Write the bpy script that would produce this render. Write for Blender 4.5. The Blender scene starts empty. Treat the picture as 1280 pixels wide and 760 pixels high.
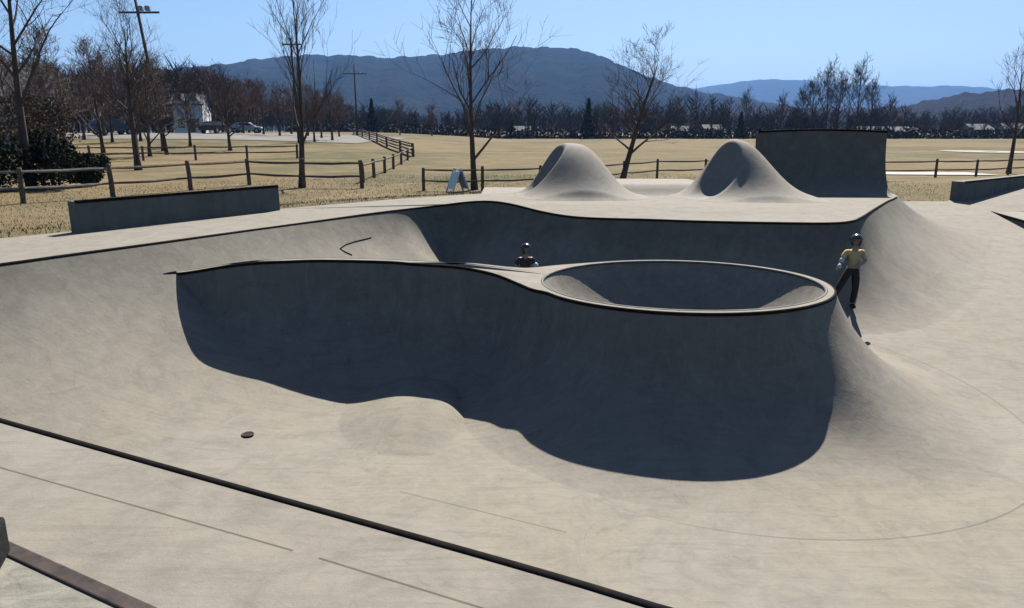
import bpy, bmesh, math, random
import numpy as np
from mathutils import Vector, Matrix
from mathutils.geometry import tessellate_polygon
from mathutils.bvhtree import BVHTree
R = math.radians
random.seed(7)
sc = bpy.context.scene
C = sc.collection
CAM_Z = 1.55
SUN_AZ, SUN_EL = 16.5, 47.0          # degrees: to the right of the view, above the horizon

# ------------------------------------------------------------------ helpers
def link(name, me, mat=None, parent=None, smooth=False):
    if mat is not None and not me.materials:
        me.materials.append(mat)
    if smooth:
        for p in me.polygons: p.use_smooth = True
    o = bpy.data.objects.new(name, me)
    C.objects.link(o)
    if parent is not None: o.parent = parent
    return o

def mesh(name, verts, faces, mat=None, parent=None, smooth=False):
    me = bpy.data.meshes.new(name)
    me.from_pydata([tuple(v) for v in verts], [], faces)
    me.validate(); me.update()
    return link(name, me, mat, parent, smooth)

def tag(o, label, cat, group=None, kind=None):
    if label: o['label'] = label
    if cat: o['category'] = cat
    if group: o['group'] = group
    if kind: o['kind'] = kind
    return o

def struct(o, kind='structure'):
    o['kind'] = kind
    return o

def empty(name, loc=(0, 0, 0), rz=0.0, label=None, cat=None, group=None):
    o = bpy.data.objects.new(name, None)
    C.objects.link(o)
    o.location = loc; o.rotation_euler = (0, 0, rz)
    o.empty_display_size = 0.2
    return tag(o, label, cat, group)

class MB:
    """collects shapes into one mesh"""
    def __init__(s): s.v = []; s.f = []
    def add(s, vs, fs):
        n = len(s.v); s.v += [tuple(v) for v in vs]; s.f += [tuple(i + n for i in f) for f in fs]
    def box(s, c, d, rz=0.0, bev=0.0, m=None):
        bm = bmesh.new(); bmesh.ops.create_cube(bm, size=1.0)
        for v in bm.verts: v.co = Vector((v.co.x * d[0], v.co.y * d[1], v.co.z * d[2]))
        if bev > 0: bmesh.ops.bevel(bm, geom=list(bm.edges), offset=bev, segments=2, affect='EDGES', profile=0.5)
        M = (m if m is not None else Matrix.Translation(c) @ Matrix.Rotation(rz, 4, 'Z'))
        s.frombm(bm, M)
    def frombm(s, bm, M=None):
        if M is not None: bmesh.ops.transform(bm, matrix=M, verts=bm.verts)
        bm.verts.ensure_lookup_table(); bm.verts.index_update()
        s.add([v.co for v in bm.verts], [[v.index for v in f.verts] for f in bm.faces]); bm.free()
    def sphere(s, c, r, seg=12, m=None):
        bm = bmesh.new(); bmesh.ops.create_uvsphere(bm, u_segments=seg, v_segments=max(6, seg * 2 // 3), radius=1.0)
        s.frombm(bm, m if m is not None else Matrix.Translation(c) @ Matrix.Diagonal((r[0], r[1], r[2], 1)) if not isinstance(r, (int, float)) else Matrix.Translation(c) @ Matrix.Diagonal((r, r, r, 1)))
    def tube(s, pts, rad, n=6, cap=True, closed=False):
        pts = [Vector(p) for p in pts]
        if isinstance(rad, (int, float)): rad = [rad] * len(pts)
        base = len(s.v); k = len(pts)
        up = None
        for i, p in enumerate(pts):
            if closed: t = pts[(i + 1) % k] - pts[i - 1]
            else: t = pts[min(i + 1, k - 1)] - pts[max(i - 1, 0)]
            if t.length < 1e-9: t = Vector((0, 0, 1))
            t.normalize()
            if up is None:
                up = Vector((0, 0, 1)) if abs(t.z) < 0.9 else Vector((1, 0, 0))
            a = t.cross(up)
            if a.length < 1e-6: a = t.cross(Vector((1, 0, 0)))
            a.normalize(); b = a.cross(t); up = b
            for j in range(n):
                q = 2 * math.pi * j / n
                s.v.append(tuple(p + (a * math.cos(q) + b * math.sin(q)) * rad[i]))
        rows = k if closed else k - 1
        for i in range(rows):
            i2 = (i + 1) % k
            for j in range(n):
                j2 = (j + 1) % n
                s.f.append((base + i * n + j, base + i * n + j2, base + i2 * n + j2, base + i2 * n + j))
        if cap and not closed:
            s.f.append(tuple(base + j for j in range(n))[::-1]); s.f.append(tuple(base + (k - 1) * n + j for j in range(n)))
    def build(s, name, mat=None, parent=None, smooth=False):
        return mesh(name, s.v, s.f, mat, parent, smooth)

def smoothstep(a, b, x):
    t = np.clip((x - a) / (b - a), 0, 1); return t * t * (3 - 2 * t)

def catmull(P, step=0.1, closed=False):
    P = [np.array(p, float) for p in P]; n = len(P); out = []
    rng = n if closed else n - 1
    for i in range(rng):
        if closed: p0, p1, p2, p3 = P[i - 1], P[i], P[(i + 1) % n], P[(i + 2) % n]
        else: p0, p1, p2, p3 = P[max(i - 1, 0)], P[i], P[i + 1], P[min(i + 2, n - 1)]
        m = max(1, int(np.linalg.norm((p2 - p1)[:2]) / step))
        for k in range(m):
            t = k / m
            out.append(0.5 * ((2 * p1) + (-p0 + p2) * t + (2 * p0 - 5 * p1 + 4 * p2 - p3) * t * t + (-p0 + 3 * p1 - 3 * p2 + p3) * t ** 3))
    if not closed: out.append(P[-1])
    return np.array(out)

def flat(name, outer, z, mat, holes=(), parent=None, skirt=0.0):
    """a level sheet bounded by a polygon, with holes; a skirt turns its outer edge down"""
    loops = [[Vector((p[0], p[1], 0)) for p in outer]] + [[Vector((p[0], p[1], 0)) for p in h] for h in holes]
    tris = tessellate_polygon(loops)
    V = [(p.x, p.y, z) for lp in loops for p in lp]
    F = []
    for t in tris:
        a, b, c = [Vector(V[i]) for i in t]
        F.append(tuple(t) if (b - a).cross(c - a).z > 0 else tuple(reversed(t)))
    if skirt:
        n = len(outer); b = len(V)
        V += [(p[0], p[1], z - skirt) for p in outer]
        for i in range(n):
            j = (i + 1) % n; F.append((i, b + i, b + j, j))
    return mesh(name, V, F, mat, parent)

# ------------------------------------------------------------------ materials
def newmat(name, rough=0.85, metal=0.0, spec=0.3):
    m = bpy.data.materials.new(name); m.use_nodes = True
    nt = m.node_tree; b = nt.nodes['Principled BSDF']
    b.inputs['Roughness'].default_value = rough; b.inputs['Metallic'].default_value = metal
    b.inputs['Specular IOR Level'].default_value = spec
    return m, nt, b
def N(nt, t, **kw):
    n = nt.nodes.new(t)
    for k, v in kw.items():
        if hasattr(n, k): setattr(n, k, v)
        else: n.inputs[k].default_value = v
    return n
def noise(nt, vec, scale, detail=4, rough=0.6, dist=0.0):
    n = N(nt, 'ShaderNodeTexNoise'); n.inputs['Scale'].default_value = scale; n.inputs['Detail'].default_value = detail
    n.inputs['Roughness'].default_value = rough; n.inputs['Distortion'].default_value = dist
    nt.links.new(vec, n.inputs['Vector']); return n.outputs['Fac']
def ramp(nt, fac, a, b, ca=0.0, cb=1.0):
    n = N(nt, 'ShaderNodeMapRange'); n.inputs['From Min'].default_value = a; n.inputs['From Max'].default_value = b
    n.inputs['To Min'].default_value = ca; n.inputs['To Max'].default_value = cb
    nt.links.new(fac, n.inputs['Value']); return n.outputs['Result']
def mixc(nt, fac, a, b, mode='MIX'):
    n = N(nt, 'ShaderNodeMix', data_type='RGBA', blend_type=mode)
    for s, v in ((n.inputs[6], a), (n.inputs[7], b)):
        if hasattr(v, 'links'): nt.links.new(v, s)
        else: s.default_value = (*v, 1)
    if hasattr(fac, 'links'): nt.links.new(fac, n.inputs[0])
    else: n.inputs[0].default_value = fac
    return n.outputs[2]
def mth(nt, op, a, b=None, c=None):
    n = N(nt, 'ShaderNodeMath', operation=op)
    for i, v in enumerate((a, b, c)):
        if v is None: continue
        if hasattr(v, 'links'): nt.links.new(v, n.inputs[i])
        else: n.inputs[i].default_value = v
    return n.outputs[0]
def position(nt, scale=(1, 1, 1), rz=0.0):
    g = N(nt, 'ShaderNodeNewGeometry'); mp = N(nt, 'ShaderNodeMapping')
    mp.inputs['Scale'].default_value = scale; mp.inputs['Rotation'].default_value = (0, 0, rz)
    nt.links.new(g.outputs['Position'], mp.inputs['Vector']); return mp.outputs['Vector']
def bump(nt, b, h, strength=0.3, dist=0.02):
    n = N(nt, 'ShaderNodeBump'); n.inputs['Strength'].default_value = strength; n.inputs['Distance'].default_value = dist
    nt.links.new(h, n.inputs['Height']); nt.links.new(n.outputs['Normal'], b.inputs['Normal'])

def concrete(name, base, dark=0.62, blot=1.0, seams=(), streak=None, warm=None, stain=0.0, upper_dark=0.0, runs=0.0):
    """mottled, scuffed sprayed concrete; seams: ('line', p, q, halfwidth) or ('ring', c, r, halfwidth)"""
    m, nt, b = newmat(name, 0.9, 0, 0.22)
    P = position(nt)
    big = noise(nt, P, 0.45, 5, 0.6, 0.6); mid = noise(nt, P, 3.6, 8, 0.72, 0.6); fine = noise(nt, P, 22, 5, 0.7); grit = noise(nt, P, 130, 2, 0.6)
    d = tuple(c * dark for c in base); l = tuple(min(1, c * 1.18) for c in base)
    w = warm or tuple(c * k for c, k in zip(base, (1.04, 0.99, 0.91)))
    col = mixc(nt, ramp(nt, big, 0.34, 0.66), base, w)
    # dirt that lies in drifts, and dark rubber marks
    dr_ = noise(nt, P, 0.9, 9, 0.75, 2.0)
    col = mixc(nt, mth(nt, 'MULTIPLY', ramp(nt, dr_, 0.52, 0.66), 0.6), col, tuple(c * 0.66 for c in base))
    col = mixc(nt, mth(nt, 'MULTIPLY', ramp(nt, dr_, 0.45, 0.33), 0.35), col, l)
    rn = noise(nt, position(nt, (1, 1, 1), 0.9), 0.55, 2, 0.4, 3.0)
    rk = mth(nt, 'MULTIPLY', ramp(nt, mth(nt, 'ABSOLUTE', mth(nt, 'SUBTRACT', rn, 0.5)), 0.0035, 0.001), ramp(nt, mid, 0.45, 0.6))
    col = mixc(nt, mth(nt, 'MULTIPLY', rk, 0.45), col, tuple(c * 0.3 for c in base))
    col = mixc(nt, mth(nt, 'MULTIPLY', ramp(nt, mid, 0.42, 0.75), 0.75 * blot), col, d)
    col = mixc(nt, mth(nt, 'MULTIPLY', ramp(nt, fine, 0.5, 0.8), 0.45), col, l)
    col = mixc(nt, mth(nt, 'MULTIPLY', ramp(nt, grit, 0.5, 0.8), 0.3), col, d)
    # trowel sweeps: noise drawn out along one direction
    sv = position(nt, streak or (0.5, 5.0, 2.0), 0.5)
    sw = noise(nt, sv, 2.6, 8, 0.72, 1.2)
    col = mixc(nt, mth(nt, 'MULTIPLY', ramp(nt, sw, 0.5, 0.72), 0.55), col, d)
    col = mixc(nt, mth(nt, 'MULTIPLY', ramp(nt, sw, 0.46, 0.3), 0.22), col, l)
    # pale scuffs left by wheels
    wv = N(nt, 'ShaderNodeTexVoronoi', feature='DISTANCE_TO_EDGE'); wv.inputs['Scale'].default_value = 0.9
    wm = N(nt, 'ShaderNodeMix', data_type='VECTOR'); wm.inputs[0].default_value = 0.25
    nz = N(nt, 'ShaderNodeTexNoise'); nz.inputs['Scale'].default_value = 1.2; nt.links.new(P, nz.inputs['Vector'])
    nt.links.new(P, wm.inputs[4]); nt.links.new(nz.outputs['Color'], wm.inputs[5]); nt.links.new(wm.outputs[1], wv.inputs['Vector'])
    sc_ = mth(nt, 'MULTIPLY', ramp(nt, wv.outputs['Distance'], 0.022, 0.0), ramp(nt, mid, 0.5, 0.7))
    col = mixc(nt, mth(nt, 'MULTIPLY', sc_, 0.5), col, tuple(min(1, c * 1.35) for c in base))
    # dark spots (gum, oil)
    vs = N(nt, 'ShaderNodeTexVoronoi'); vs.inputs['Scale'].default_value = 1.7; nt.links.new(P, vs.inputs['Vector'])
    sp = mth(nt, 'MULTIPLY', ramp(nt, vs.outputs['Distance'], 0.05, 0.03), ramp(nt, big, 0.48, 0.55))
    col = mixc(nt, mth(nt, 'MULTIPLY', sp, 0.5), col, d)
    if runs or stain or upper_dark:
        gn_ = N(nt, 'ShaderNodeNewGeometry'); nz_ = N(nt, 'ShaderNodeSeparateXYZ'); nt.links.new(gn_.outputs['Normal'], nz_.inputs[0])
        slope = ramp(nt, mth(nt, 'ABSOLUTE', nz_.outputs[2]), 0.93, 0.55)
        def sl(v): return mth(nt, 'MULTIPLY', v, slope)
    if runs:
        rv = noise(nt, position(nt, (5.0, 5.0, 0.22)), 1.5, 7, 0.7, 0.5)
        col = mixc(nt, sl(mth(nt, 'MULTIPLY', ramp(nt, rv, 0.54, 0.68), runs)), col, tuple(min(1, c * 1.9) for c in base))
        col = mixc(nt, sl(mth(nt, 'MULTIPLY', ramp(nt, rv, 0.47, 0.34), runs)), col, tuple(c * 0.5 for c in base))
        hs = noise(nt, position(nt, (0.35, 0.35, 7.0)), 2.2, 7, 0.7, 0.8)
        col = mixc(nt, sl(mth(nt, 'MULTIPLY', ramp(nt, hs, 0.56, 0.7), runs * 0.7)), col, tuple(min(1, c * 1.6) for c in base))
    if stain:
        st = noise(nt, position(nt, (1.2, 1.2, 0.25)), 1.6, 6, 0.7, 0.4)
        col = mixc(nt, sl(mth(nt, 'MULTIPLY', ramp(nt, st, 0.45, 0.7), stain)), col, tuple(c * k for c, k in zip(base, (0.42, 0.46, 0.45))))
    if upper_dark:  # darker tone on steep faces towards the top, broken up by noise
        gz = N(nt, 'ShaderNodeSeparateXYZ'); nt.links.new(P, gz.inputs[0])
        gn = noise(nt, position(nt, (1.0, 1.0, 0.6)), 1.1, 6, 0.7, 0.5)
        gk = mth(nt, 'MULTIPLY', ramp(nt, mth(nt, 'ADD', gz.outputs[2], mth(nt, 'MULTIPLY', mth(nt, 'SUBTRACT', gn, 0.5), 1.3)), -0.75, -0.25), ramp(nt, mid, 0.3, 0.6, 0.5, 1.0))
        col = mixc(nt, sl(mth(nt, 'MULTIPLY', gk, upper_dark)), col, tuple(c * k for c, k in zip(base, (0.40, 0.43, 0.42))))
    sx = N(nt, 'ShaderNodeSeparateXYZ'); nt.links.new(position(nt), sx.inputs[0])
    for s in seams:
        if s[0] == 'line':
            p, q = Vector(s[1]), Vector(s[2]); dv = (q - p); L = dv.length; dv.normalize(); nv = Vector((-dv.y, dv.x))
            off = mth(nt, 'ABSOLUTE', mth(nt, 'SUBTRACT', mth(nt, 'ADD', mth(nt, 'MULTIPLY', sx.outputs[0], nv.x), mth(nt, 'MULTIPLY', sx.outputs[1], nv.y)), p.dot(nv)))
            al = mth(nt, 'ADD', mth(nt, 'MULTIPLY', sx.outputs[0], dv.x), mth(nt, 'MULTIPLY', sx.outputs[1], dv.y))
            ins = mth(nt, 'MULTIPLY', mth(nt, 'GREATER_THAN', al, p.dot(dv)), mth(nt, 'LESS_THAN', al, p.dot(dv) + L))
            k = mth(nt, 'MULTIPLY', ramp(nt, off, s[3], s[3] * 0.5), ins)
        else:
            dx = mth(nt, 'SUBTRACT', sx.outputs[0], s[1][0]); dy = mth(nt, 'SUBTRACT', sx.outputs[1], s[1][1])
            rr = mth(nt, 'SQRT', mth(nt, 'ADD', mth(nt, 'MULTIPLY', dx, dx), mth(nt, 'MULTIPLY', dy, dy)))
            k = mth(nt, 'MULTIPLY', ramp(nt, mth(nt, 'ABSOLUTE', mth(nt, 'SUBTRACT', rr, s[2])), s[3], s[3] * 0.4), ramp(nt, sx.outputs[0], 0.6, 2.2))
        col = mixc(nt, mth(nt, 'MULTIPLY', k, 0.7 if len(s) < 5 else s[4]), col, tuple(c * 0.18 for c in base))
    nt.links.new(col, b.inputs['Base Color'])
    hh = mth(nt, 'ADD', mth(nt, 'MULTIPLY', mid, 0.5), mth(nt, 'ADD', mth(nt, 'MULTIPLY', fine, 0.25), mth(nt, 'MULTIPLY', grit, 0.12)))
    bump(nt, b, hh, 0.35, 0.03)
    return m

def varied(name, a, b_, scale=6, rough=0.85, metal=0.0, stretch=(1, 1, 1), bs=0.0, spec=0.25, per_object=0.0):
    m, nt, b = newmat(name, rough, metal, spec)
    tc = N(nt, 'ShaderNodeTexCoord'); mp = N(nt, 'ShaderNodeMapping'); mp.inputs['Scale'].default_value = stretch
    nt.links.new(tc.outputs['Object'], mp.inputs['Vector'])
    f = noise(nt, mp.outputs['Vector'], scale, 5, 0.65)
    col = mixc(nt, ramp(nt, f, 0.35, 0.68), a, b_)
    nt.links.new(col, b.inputs['Base Color'])
    if bs: bump(nt, b, f, bs, 0.03)
    return m

def leafmat(name, a, b_):
    m, nt, b = newmat(name, 0.95, 0, 0.03)
    g = N(nt, 'ShaderNodeNewGeometry')
    col = mixc(nt, g.outputs['Random Per Island'], a, b_)
    nt.links.new(col, b.inputs['Base Color']); return m

# ------------------------------------------------------------------ camera, light, sky
cam = bpy.data.cameras.new('camera'); co = bpy.data.objects.new('camera', cam); C.objects.link(co)
co.location = (0, 0, CAM_Z); co.rotation_euler = (R(90 - 13.27), 0, 0)
cam.sensor_width = 36; cam.lens = 920 / 1280 * 36; cam.clip_start = 0.1; cam.clip_end = 40000
sc.camera = co
sun = bpy.data.lights.new('sun', 'SUN'); so = bpy.data.objects.new('sun', sun); C.objects.link(so)
sun.energy = 5.0; sun.angle = R(0.5); sun.color = (1.0, 0.945, 0.86)
sdir = Vector((math.sin(R(SUN_AZ)) * math.cos(R(SUN_EL)), math.cos(R(SUN_AZ)) * math.cos(R(SUN_EL)), math.sin(R(SUN_EL))))
so.rotation_euler = (-sdir).to_track_quat('-Z', 'Y').to_euler(); so.location = (0, 0, 60)
w = bpy.data.worlds.new('World'); sc.world = w; w.use_nodes = True
wn = w.node_tree; bg = wn.nodes['Background']
sky = wn.nodes.new('ShaderNodeTexSky'); sky.sky_type = 'NISHITA'; sky.sun_disc = False
sky.sun_elevation = R(SUN_EL); sky.sun_rotation = R(SUN_AZ); sky.air_density = 1.0; sky.dust_density = 0.6; sky.ozone_density = 5.0
wn.links.new(sky.outputs['Color'], bg.inputs['Color']); bg.inputs['Strength'].default_value = 0.05
sc.view_settings.view_transform = 'Standard'; sc.view_settings.look = 'None'
sc.view_settings.gamma = 1; sc.view_settings.use_curve_mapping = False
sc.view_settings.exposure = 1.25
sc.render.engine = 'CYCLES'
sc.cycles.use_denoising = True
sc.cycles.max_bounces = 5; sc.cycles.volume_bounces = 0; sc.cycles.diffuse_bounces = 1; sc.cycles.sample_clamp_indirect = 0.008
sc.cycles.transparent_max_bounces = 8

# ------------------------------------------------------------------ heights
def Ff(x, y):
    """bowl floor and the ground on the right, which climbs towards the back"""
    y = np.asarray(y, float)
    u = np.clip(y - 8.0, 0, None)
    return -1.75 + 0.087 * (np.sqrt(u * u + 0.8) - 0.894)

LIP = -0.2       # lip of the ridge
LIPR = -0.35     # rim of the crater
# coping of the main bowl, from the near deck round the left and far sides
NEAR_DIR = np.array([0.48 + 2.82, 2.16 - 3.79]); NEAR_DIR /= np.linalg.norm(NEAR_DIR)
near0 = np.array([-2.82, 3.79])
bowl_pts = [(1.55, -4.0), (1.55, 0.6), (1.45, 1.25), (1.15, 1.72), (0.75, 2.02), (0.48, 2.16), (0.0, 2.41), (-1.21, 3.0), (-2.82, 3.79), (-5.2, 4.97),
            (-6.6, 5.75), (-7.25, 6.55), (-6.95, 7.45), (-6.1, 8.65), (-5.62, 9.44), (-5.01, 10.39), (-4.3, 11.55), (-3.4, 13.0), (-2.68, 14.2), (-2.1, 14.95),
            (-1.6, 15.35), (-1.08, 15.42), (-0.52, 15.12), (0.03, 14.6), (0.57, 13.95), (1.14, 13.5), (1.75, 13.32), (2.4, 13.2), (3.35, 12.92), (4.51, 12.72), (5.45, 12.66),
            (5.95, 12.92), (6.4, 13.5), (7.4, 15.05), (8.45, 16.65), (8.95, 17.35), (9.38, 18.05), (9.65, 18.9), (9.75, 19.7), (9.8, 20.6)]
bowl = catmull(bowl_pts, 0.1)
bowl3 = np.c_[bowl, 0.15 * np.exp(-((bowl[:, 0] + 0.35) / 0.95) ** 2) * (bowl[:, 1] > 12)]

def normals(P, side, closed=False):
    if closed: T = np.roll(P, -2, 0) - np.roll(P, 2, 0)
    else:
        n = len(P); T = np.array([P[min(i + 2, n - 1)] - P[max(i - 2, 0)] for i in range(n)])
    T = T[:, :2]; T /= np.linalg.norm(T, axis=1)[:, None] + 1e-9
    return np.c_[T[:, 1], -T[:, 0]] * side

def loft(name, P, side, W, mat, parent=None, closed=False, n=26, floor=Ff, sink=0.02, steep=False):
    P = np.asarray(P, float); Nn = normals(P, side, closed); k = len(P)
    for _ in range(2):
        Nn = np.stack([np.convolve(np.pad(Nn[:, c], 4, 'edge'), np.ones(9) / 9, 'valid') for c in (0, 1)], 1); Nn /= np.linalg.norm(Nn, axis=1)[:, None]
    W = np.broadcast_to(np.asarray(W, float), (k,)) if not callable(W) else np.array([W(p) for p in P])
    V = np.zeros((k, n + 1, 3))
    for j in range(n + 1):
        t = j / n; t = t * t * 0.35 + t * 0.65 if True else t
        xy = P[:, :2] + Nn * (W * t)[:, None]
        fl = floor(xy[:, 0], xy[:, 1]); H = np.maximum(P[:, 2] - fl, 0.02)
        d = W * t
        Rr = (W * W + H * H) / (2 * H)
        s1 = (Rr - np.sqrt(np.maximum(Rr * Rr - (W - d) ** 2, 0))) / H
        s2 = 1 - np.sqrt(np.maximum(1 - (1 - t) ** 2, 0))
        s = np.where(W >= H, s1, s2)
        if steep: s = (s2 + 1.0 * (s - s2) * smoothstep(2.7, 3.4, P[:, 0])) ** (1.0 + 0.45 * smoothstep(1.3, 2.6, P[:, 0]) * (1 - smoothstep(2.9, 3.5, P[:, 0])) * smoothstep(9.6, 8.4, P[:, 1]))
        V[:, j, :2] = xy; V[:, j, 2] = fl + H * s + 0.004 - sink * t ** 6
    V = V.reshape(-1, 3); F = []
    rows = k if closed else k - 1
    for i in range(rows):
        a = i * (n + 1); b = ((i + 1) % k) * (n + 1)
        for j in range(n):
            q = (a + j, a + j + 1, b + j + 1, b + j)
            F.append(q if side < 0 else q[::-1])
    return mesh(name, V, F, mat, parent, True)

# ------------------------------------------------------------------ skatepark
deck_line_p = (-3.4, 3.62); 
JP = [(-2.48, 3.19), (-0.88, 2.55), (-0.70, 2.46), (0.07, 2.17)]
c_deck = concrete('deck_concrete', (0.190, 0.177, 0.153), seams=[('line', (-2.45, 3.22), (-0.83, 2.50), 0.007), ('line', (-0.72, 2.45), (0.08, 2.07), 0.007)])
RC = (2.16, 9.28); RX, RY = 1.867, 1.66
BC, BR = (2.75, 8.75), 3.27
c_floor = concrete('floor_concrete', (0.202, 0.188, 0.162), blot=0.9, seams=[('line', (-1.05, 6.32), (0.46, 5.60), 0.012, 0.4), ('ring', BC, BR, 0.014, 0.4), ('line', (5.5, 10.9), (12.5, 6.8), 0.012, 0.3), ('line', (5.9, 4.6), (14.0, 10.2), 0.012, 0.3)])
c_wall = concrete('wall_concrete', upper_dark=0.8, runs=0.22, base=(0.202, 0.188, 0.162), blot=0.9, stain=0.25)
c_crater = concrete('crater_concrete', (0.202, 0.188, 0.162), blot=0.9, stain=0.25, runs=0.28, seams=[('ring', BC, BR, 0.014, 0.4)])
c_pale = concrete('pale_concrete', (0.215, 0.203, 0.181), blot=0.7)
c_ledge = concrete('ledge_concrete', (0.162, 0.169, 0.154), stain=0.7, streak=(0.6, 0.6, 3))
m_coping = varied('dark_coping_steel', (0.003, 0.003, 0.0035), (0.012, 0.010, 0.009), 9, 0.8, 0.0, spec=0.05)
m_ring = varied('pale_coping_steel', (0.10, 0.10, 0.105), (0.05, 0.05, 0.05), 7, 0.7, 0.1)
m_steel = varied('rusty_brown_steel', (0.030, 0.026, 0.024), (0.075, 0.056, 0.048), 14, 0.6, 0.5)

# concrete ground sheet (bowl floor and the sloping ground on the right)
def grid_sheet(rects, fn):
    V, F, idx = [], [], {}
    def vid(x, y):
        k = (round(x, 4), round(y, 4))
        if k not in idx: idx[k] = len(V); V.append((x, y, float(fn(x, y))))
        return idx[k]
    for x0, x1, y0, y1, s in rects:
        xs = np.linspace(x0, x1, max(2, int(round((x1 - x0) / s)) + 1)); ys = np.linspace(y0, y1, max(2, int(round((y1 - y0) / s)) + 1))
        for i in range(len(xs) - 1):
            for j in range(len(ys) - 1):
                F.append((vid(xs[i], ys[j]), vid(xs[i + 1], ys[j]), vid(xs[i + 1], ys[j + 1]), vid(xs[i], ys[j + 1])))
    return V, F
V, F = grid_sheet([(-9, 13.25, -4, 22.6, 0.25), (13.25, 34, -4, 31, 0.25)], Ff)
V = [(x, y if x <= 13.2 else min(y, 22.6 + (min(x, 20) - 13.25) * 0.785), z) for x, y, z in V]
V = [(x, y, float(Ff(x, y))) for x, y, z in V]
struct(mesh('concrete_ground', V, F, c_floor, None, True))

# deck: level concrete round the bowl
outer = [(9.8, 21.0), (2.5, 21.0), (0.0, 19.06), (-1.2, 18.35), (-2.61, 17.27), (-4.71, 14.98), (-6.92, 11.6), (-7.59, 10.75), (-8.6, 9.4), (-12, 4.0), (-16, -4)]
deck = flat('concrete_deck', [tuple(p) for p in bowl] + outer, 0.0, c_deck, skirt=0.12)
for v, z in zip(deck.data.vertices, bowl3[:, 2]): v.co.z = z
struct(deck)

def clampw(P, side, base, lo=1.0):
    """keeps a transition shorter than the radius of a tight inner bend"""
    P = P[:, :2]; n = len(P); out = []
    for i in range(n):
        a, b, c = P[max(i - 6, 0)], P[i], P[min(i + 6, n - 1)]
        ab, bc = b - a, c - b
        cr = ab[0] * bc[1] - ab[1] * bc[0]
        L = (np.linalg.norm(ab) + np.linalg.norm(bc)) / 2
        k = cr / (np.linalg.norm(ab) * np.linalg.norm(bc) * L + 1e-9)     # + turns left
        wv = base(P[i]) if callable(base) else base
        if k * side < -0.05: wv = min(wv, max(lo, 0.9 / abs(k)))
        out.append(wv)
    out = np.array(out)
    ker = np.ones(15) / 15
    return np.convolve(np.pad(out, 7, 'edge'), ker, 'valid')

t_bowl = empty('skate_bowl', (0, 0, 0), 0, 'long curved bowl wall in mottled grey concrete with black coping along the deck edge', 'skate bowl')
def bowl_w(p):
    if p[1] > 12.2 and p[0] > 5.6: return 1.75 + 0.5 * smoothstep(5.8, 7.2, p[0])
    if p[1] > 12.2 and p[0] > 0.5: return 1.75
    if p[0] < -2 and p[1] > 6: return 3.65 - 1.35 * smoothstep(11.5, 14.5, p[1])
    return 1.95
W = clampw(bowl3, 1, bowl_w, 1.15)
wall_o = loft('transition_wall', bowl3, 1, W, c_wall, t_bowl)
mb = MB(); i1 = int(np.argmin(np.linalg.norm(bowl - np.array([9.2, 17.75]), axis=1)))
mb.tube([(p[0], p[1], p[2] - 0.012) for p in bowl3[:i1]], 0.024, 8); mb.build('coping', m_coping, t_bowl, True)
# drain in the bowl floor
dm = MB(); cx, cy = -2.93, 7.61; cx0, cy0 = cx, cy; fz = float(Ff(cx, cy))
bm = bmesh.new(); bmesh.ops.create_circle(bm, cap_ends=True, radius=0.055, segments=24); dm.frombm(bm, Matrix.Translation((cx, cy, fz + 0.006)))
t_drain = empty('floor_drain', (0, 0, 0), 0, 'small round rusty drain grate in the bowl floor', 'drain')
dm.build('drain_hole', m_coping, t_drain)
dr = MB(); dr.tube([(cx + 0.062 * math.cos(a), cy + 0.062 * math.sin(a), fz + 0.008) for a in np.linspace(0, 2 * math.pi, 24, endpoint=False)], 0.009, 5, closed=True)
dr.build('rim', m_steel, t_drain, True)
db = MB()
for k in range(-2, 3):
    L = math.sqrt(0.055 ** 2 - (k * 0.02) ** 2); db.box((cx + k * 0.02, cy, fz + 0.011), (0.009, 2 * L, 0.006))
db.build('grate', m_steel, t_drain)

# ridge and crater: one raised island inside the bowl
front = [(-5.5, 10.5), (-4.95, 10.25), (-4.5, 10.06), (-4.1, 9.95), (-3.68, 9.88), (-3.2, 9.98), (-2.66, 10.08), (-1.75, 9.98), (-1.29, 9.8), (-0.64, 9.57), (-0.21, 9.44), (0.06, 9.14), (0.24, 8.86)]
ring_front = []
for k in range(0, 30):
    a = R(201 + k * (272 / 29.0)); ring_front.append((RC[0] + RX * math.cos(a), RC[1] + RY * math.sin(a)))
back = [(0.66, 10.5), (0.05, 10.15), (-0.40, 9.97), (-0.75, 9.88), (-1.05, 9.92)]
back += [(-1.75, 10.11), (-2.66, 10.21), (-3.2, 10.11), (-3.68, 10.02), (-4.1, 10.09), (-4.5, 10.2), (-4.95, 10.38), (-5.5, 10.62)]
isl = catmull(front + ring_front + back, 0.08)
def lipz(p):
    return LIP - 0.23 * smoothstep(-3.4, -5.1, p[0]) + (LIPR - LIP) * smoothstep(-0.8, 0.35, p[0])
isl3 = np.c_[isl, [lipz(p) for p in isl]]
t_cr = empty('crater_ramp', (0, 0, 0), 0, 'concrete crater ramp with a round sunken bowl on top and a long curved ridge', 'skate ramp')
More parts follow.
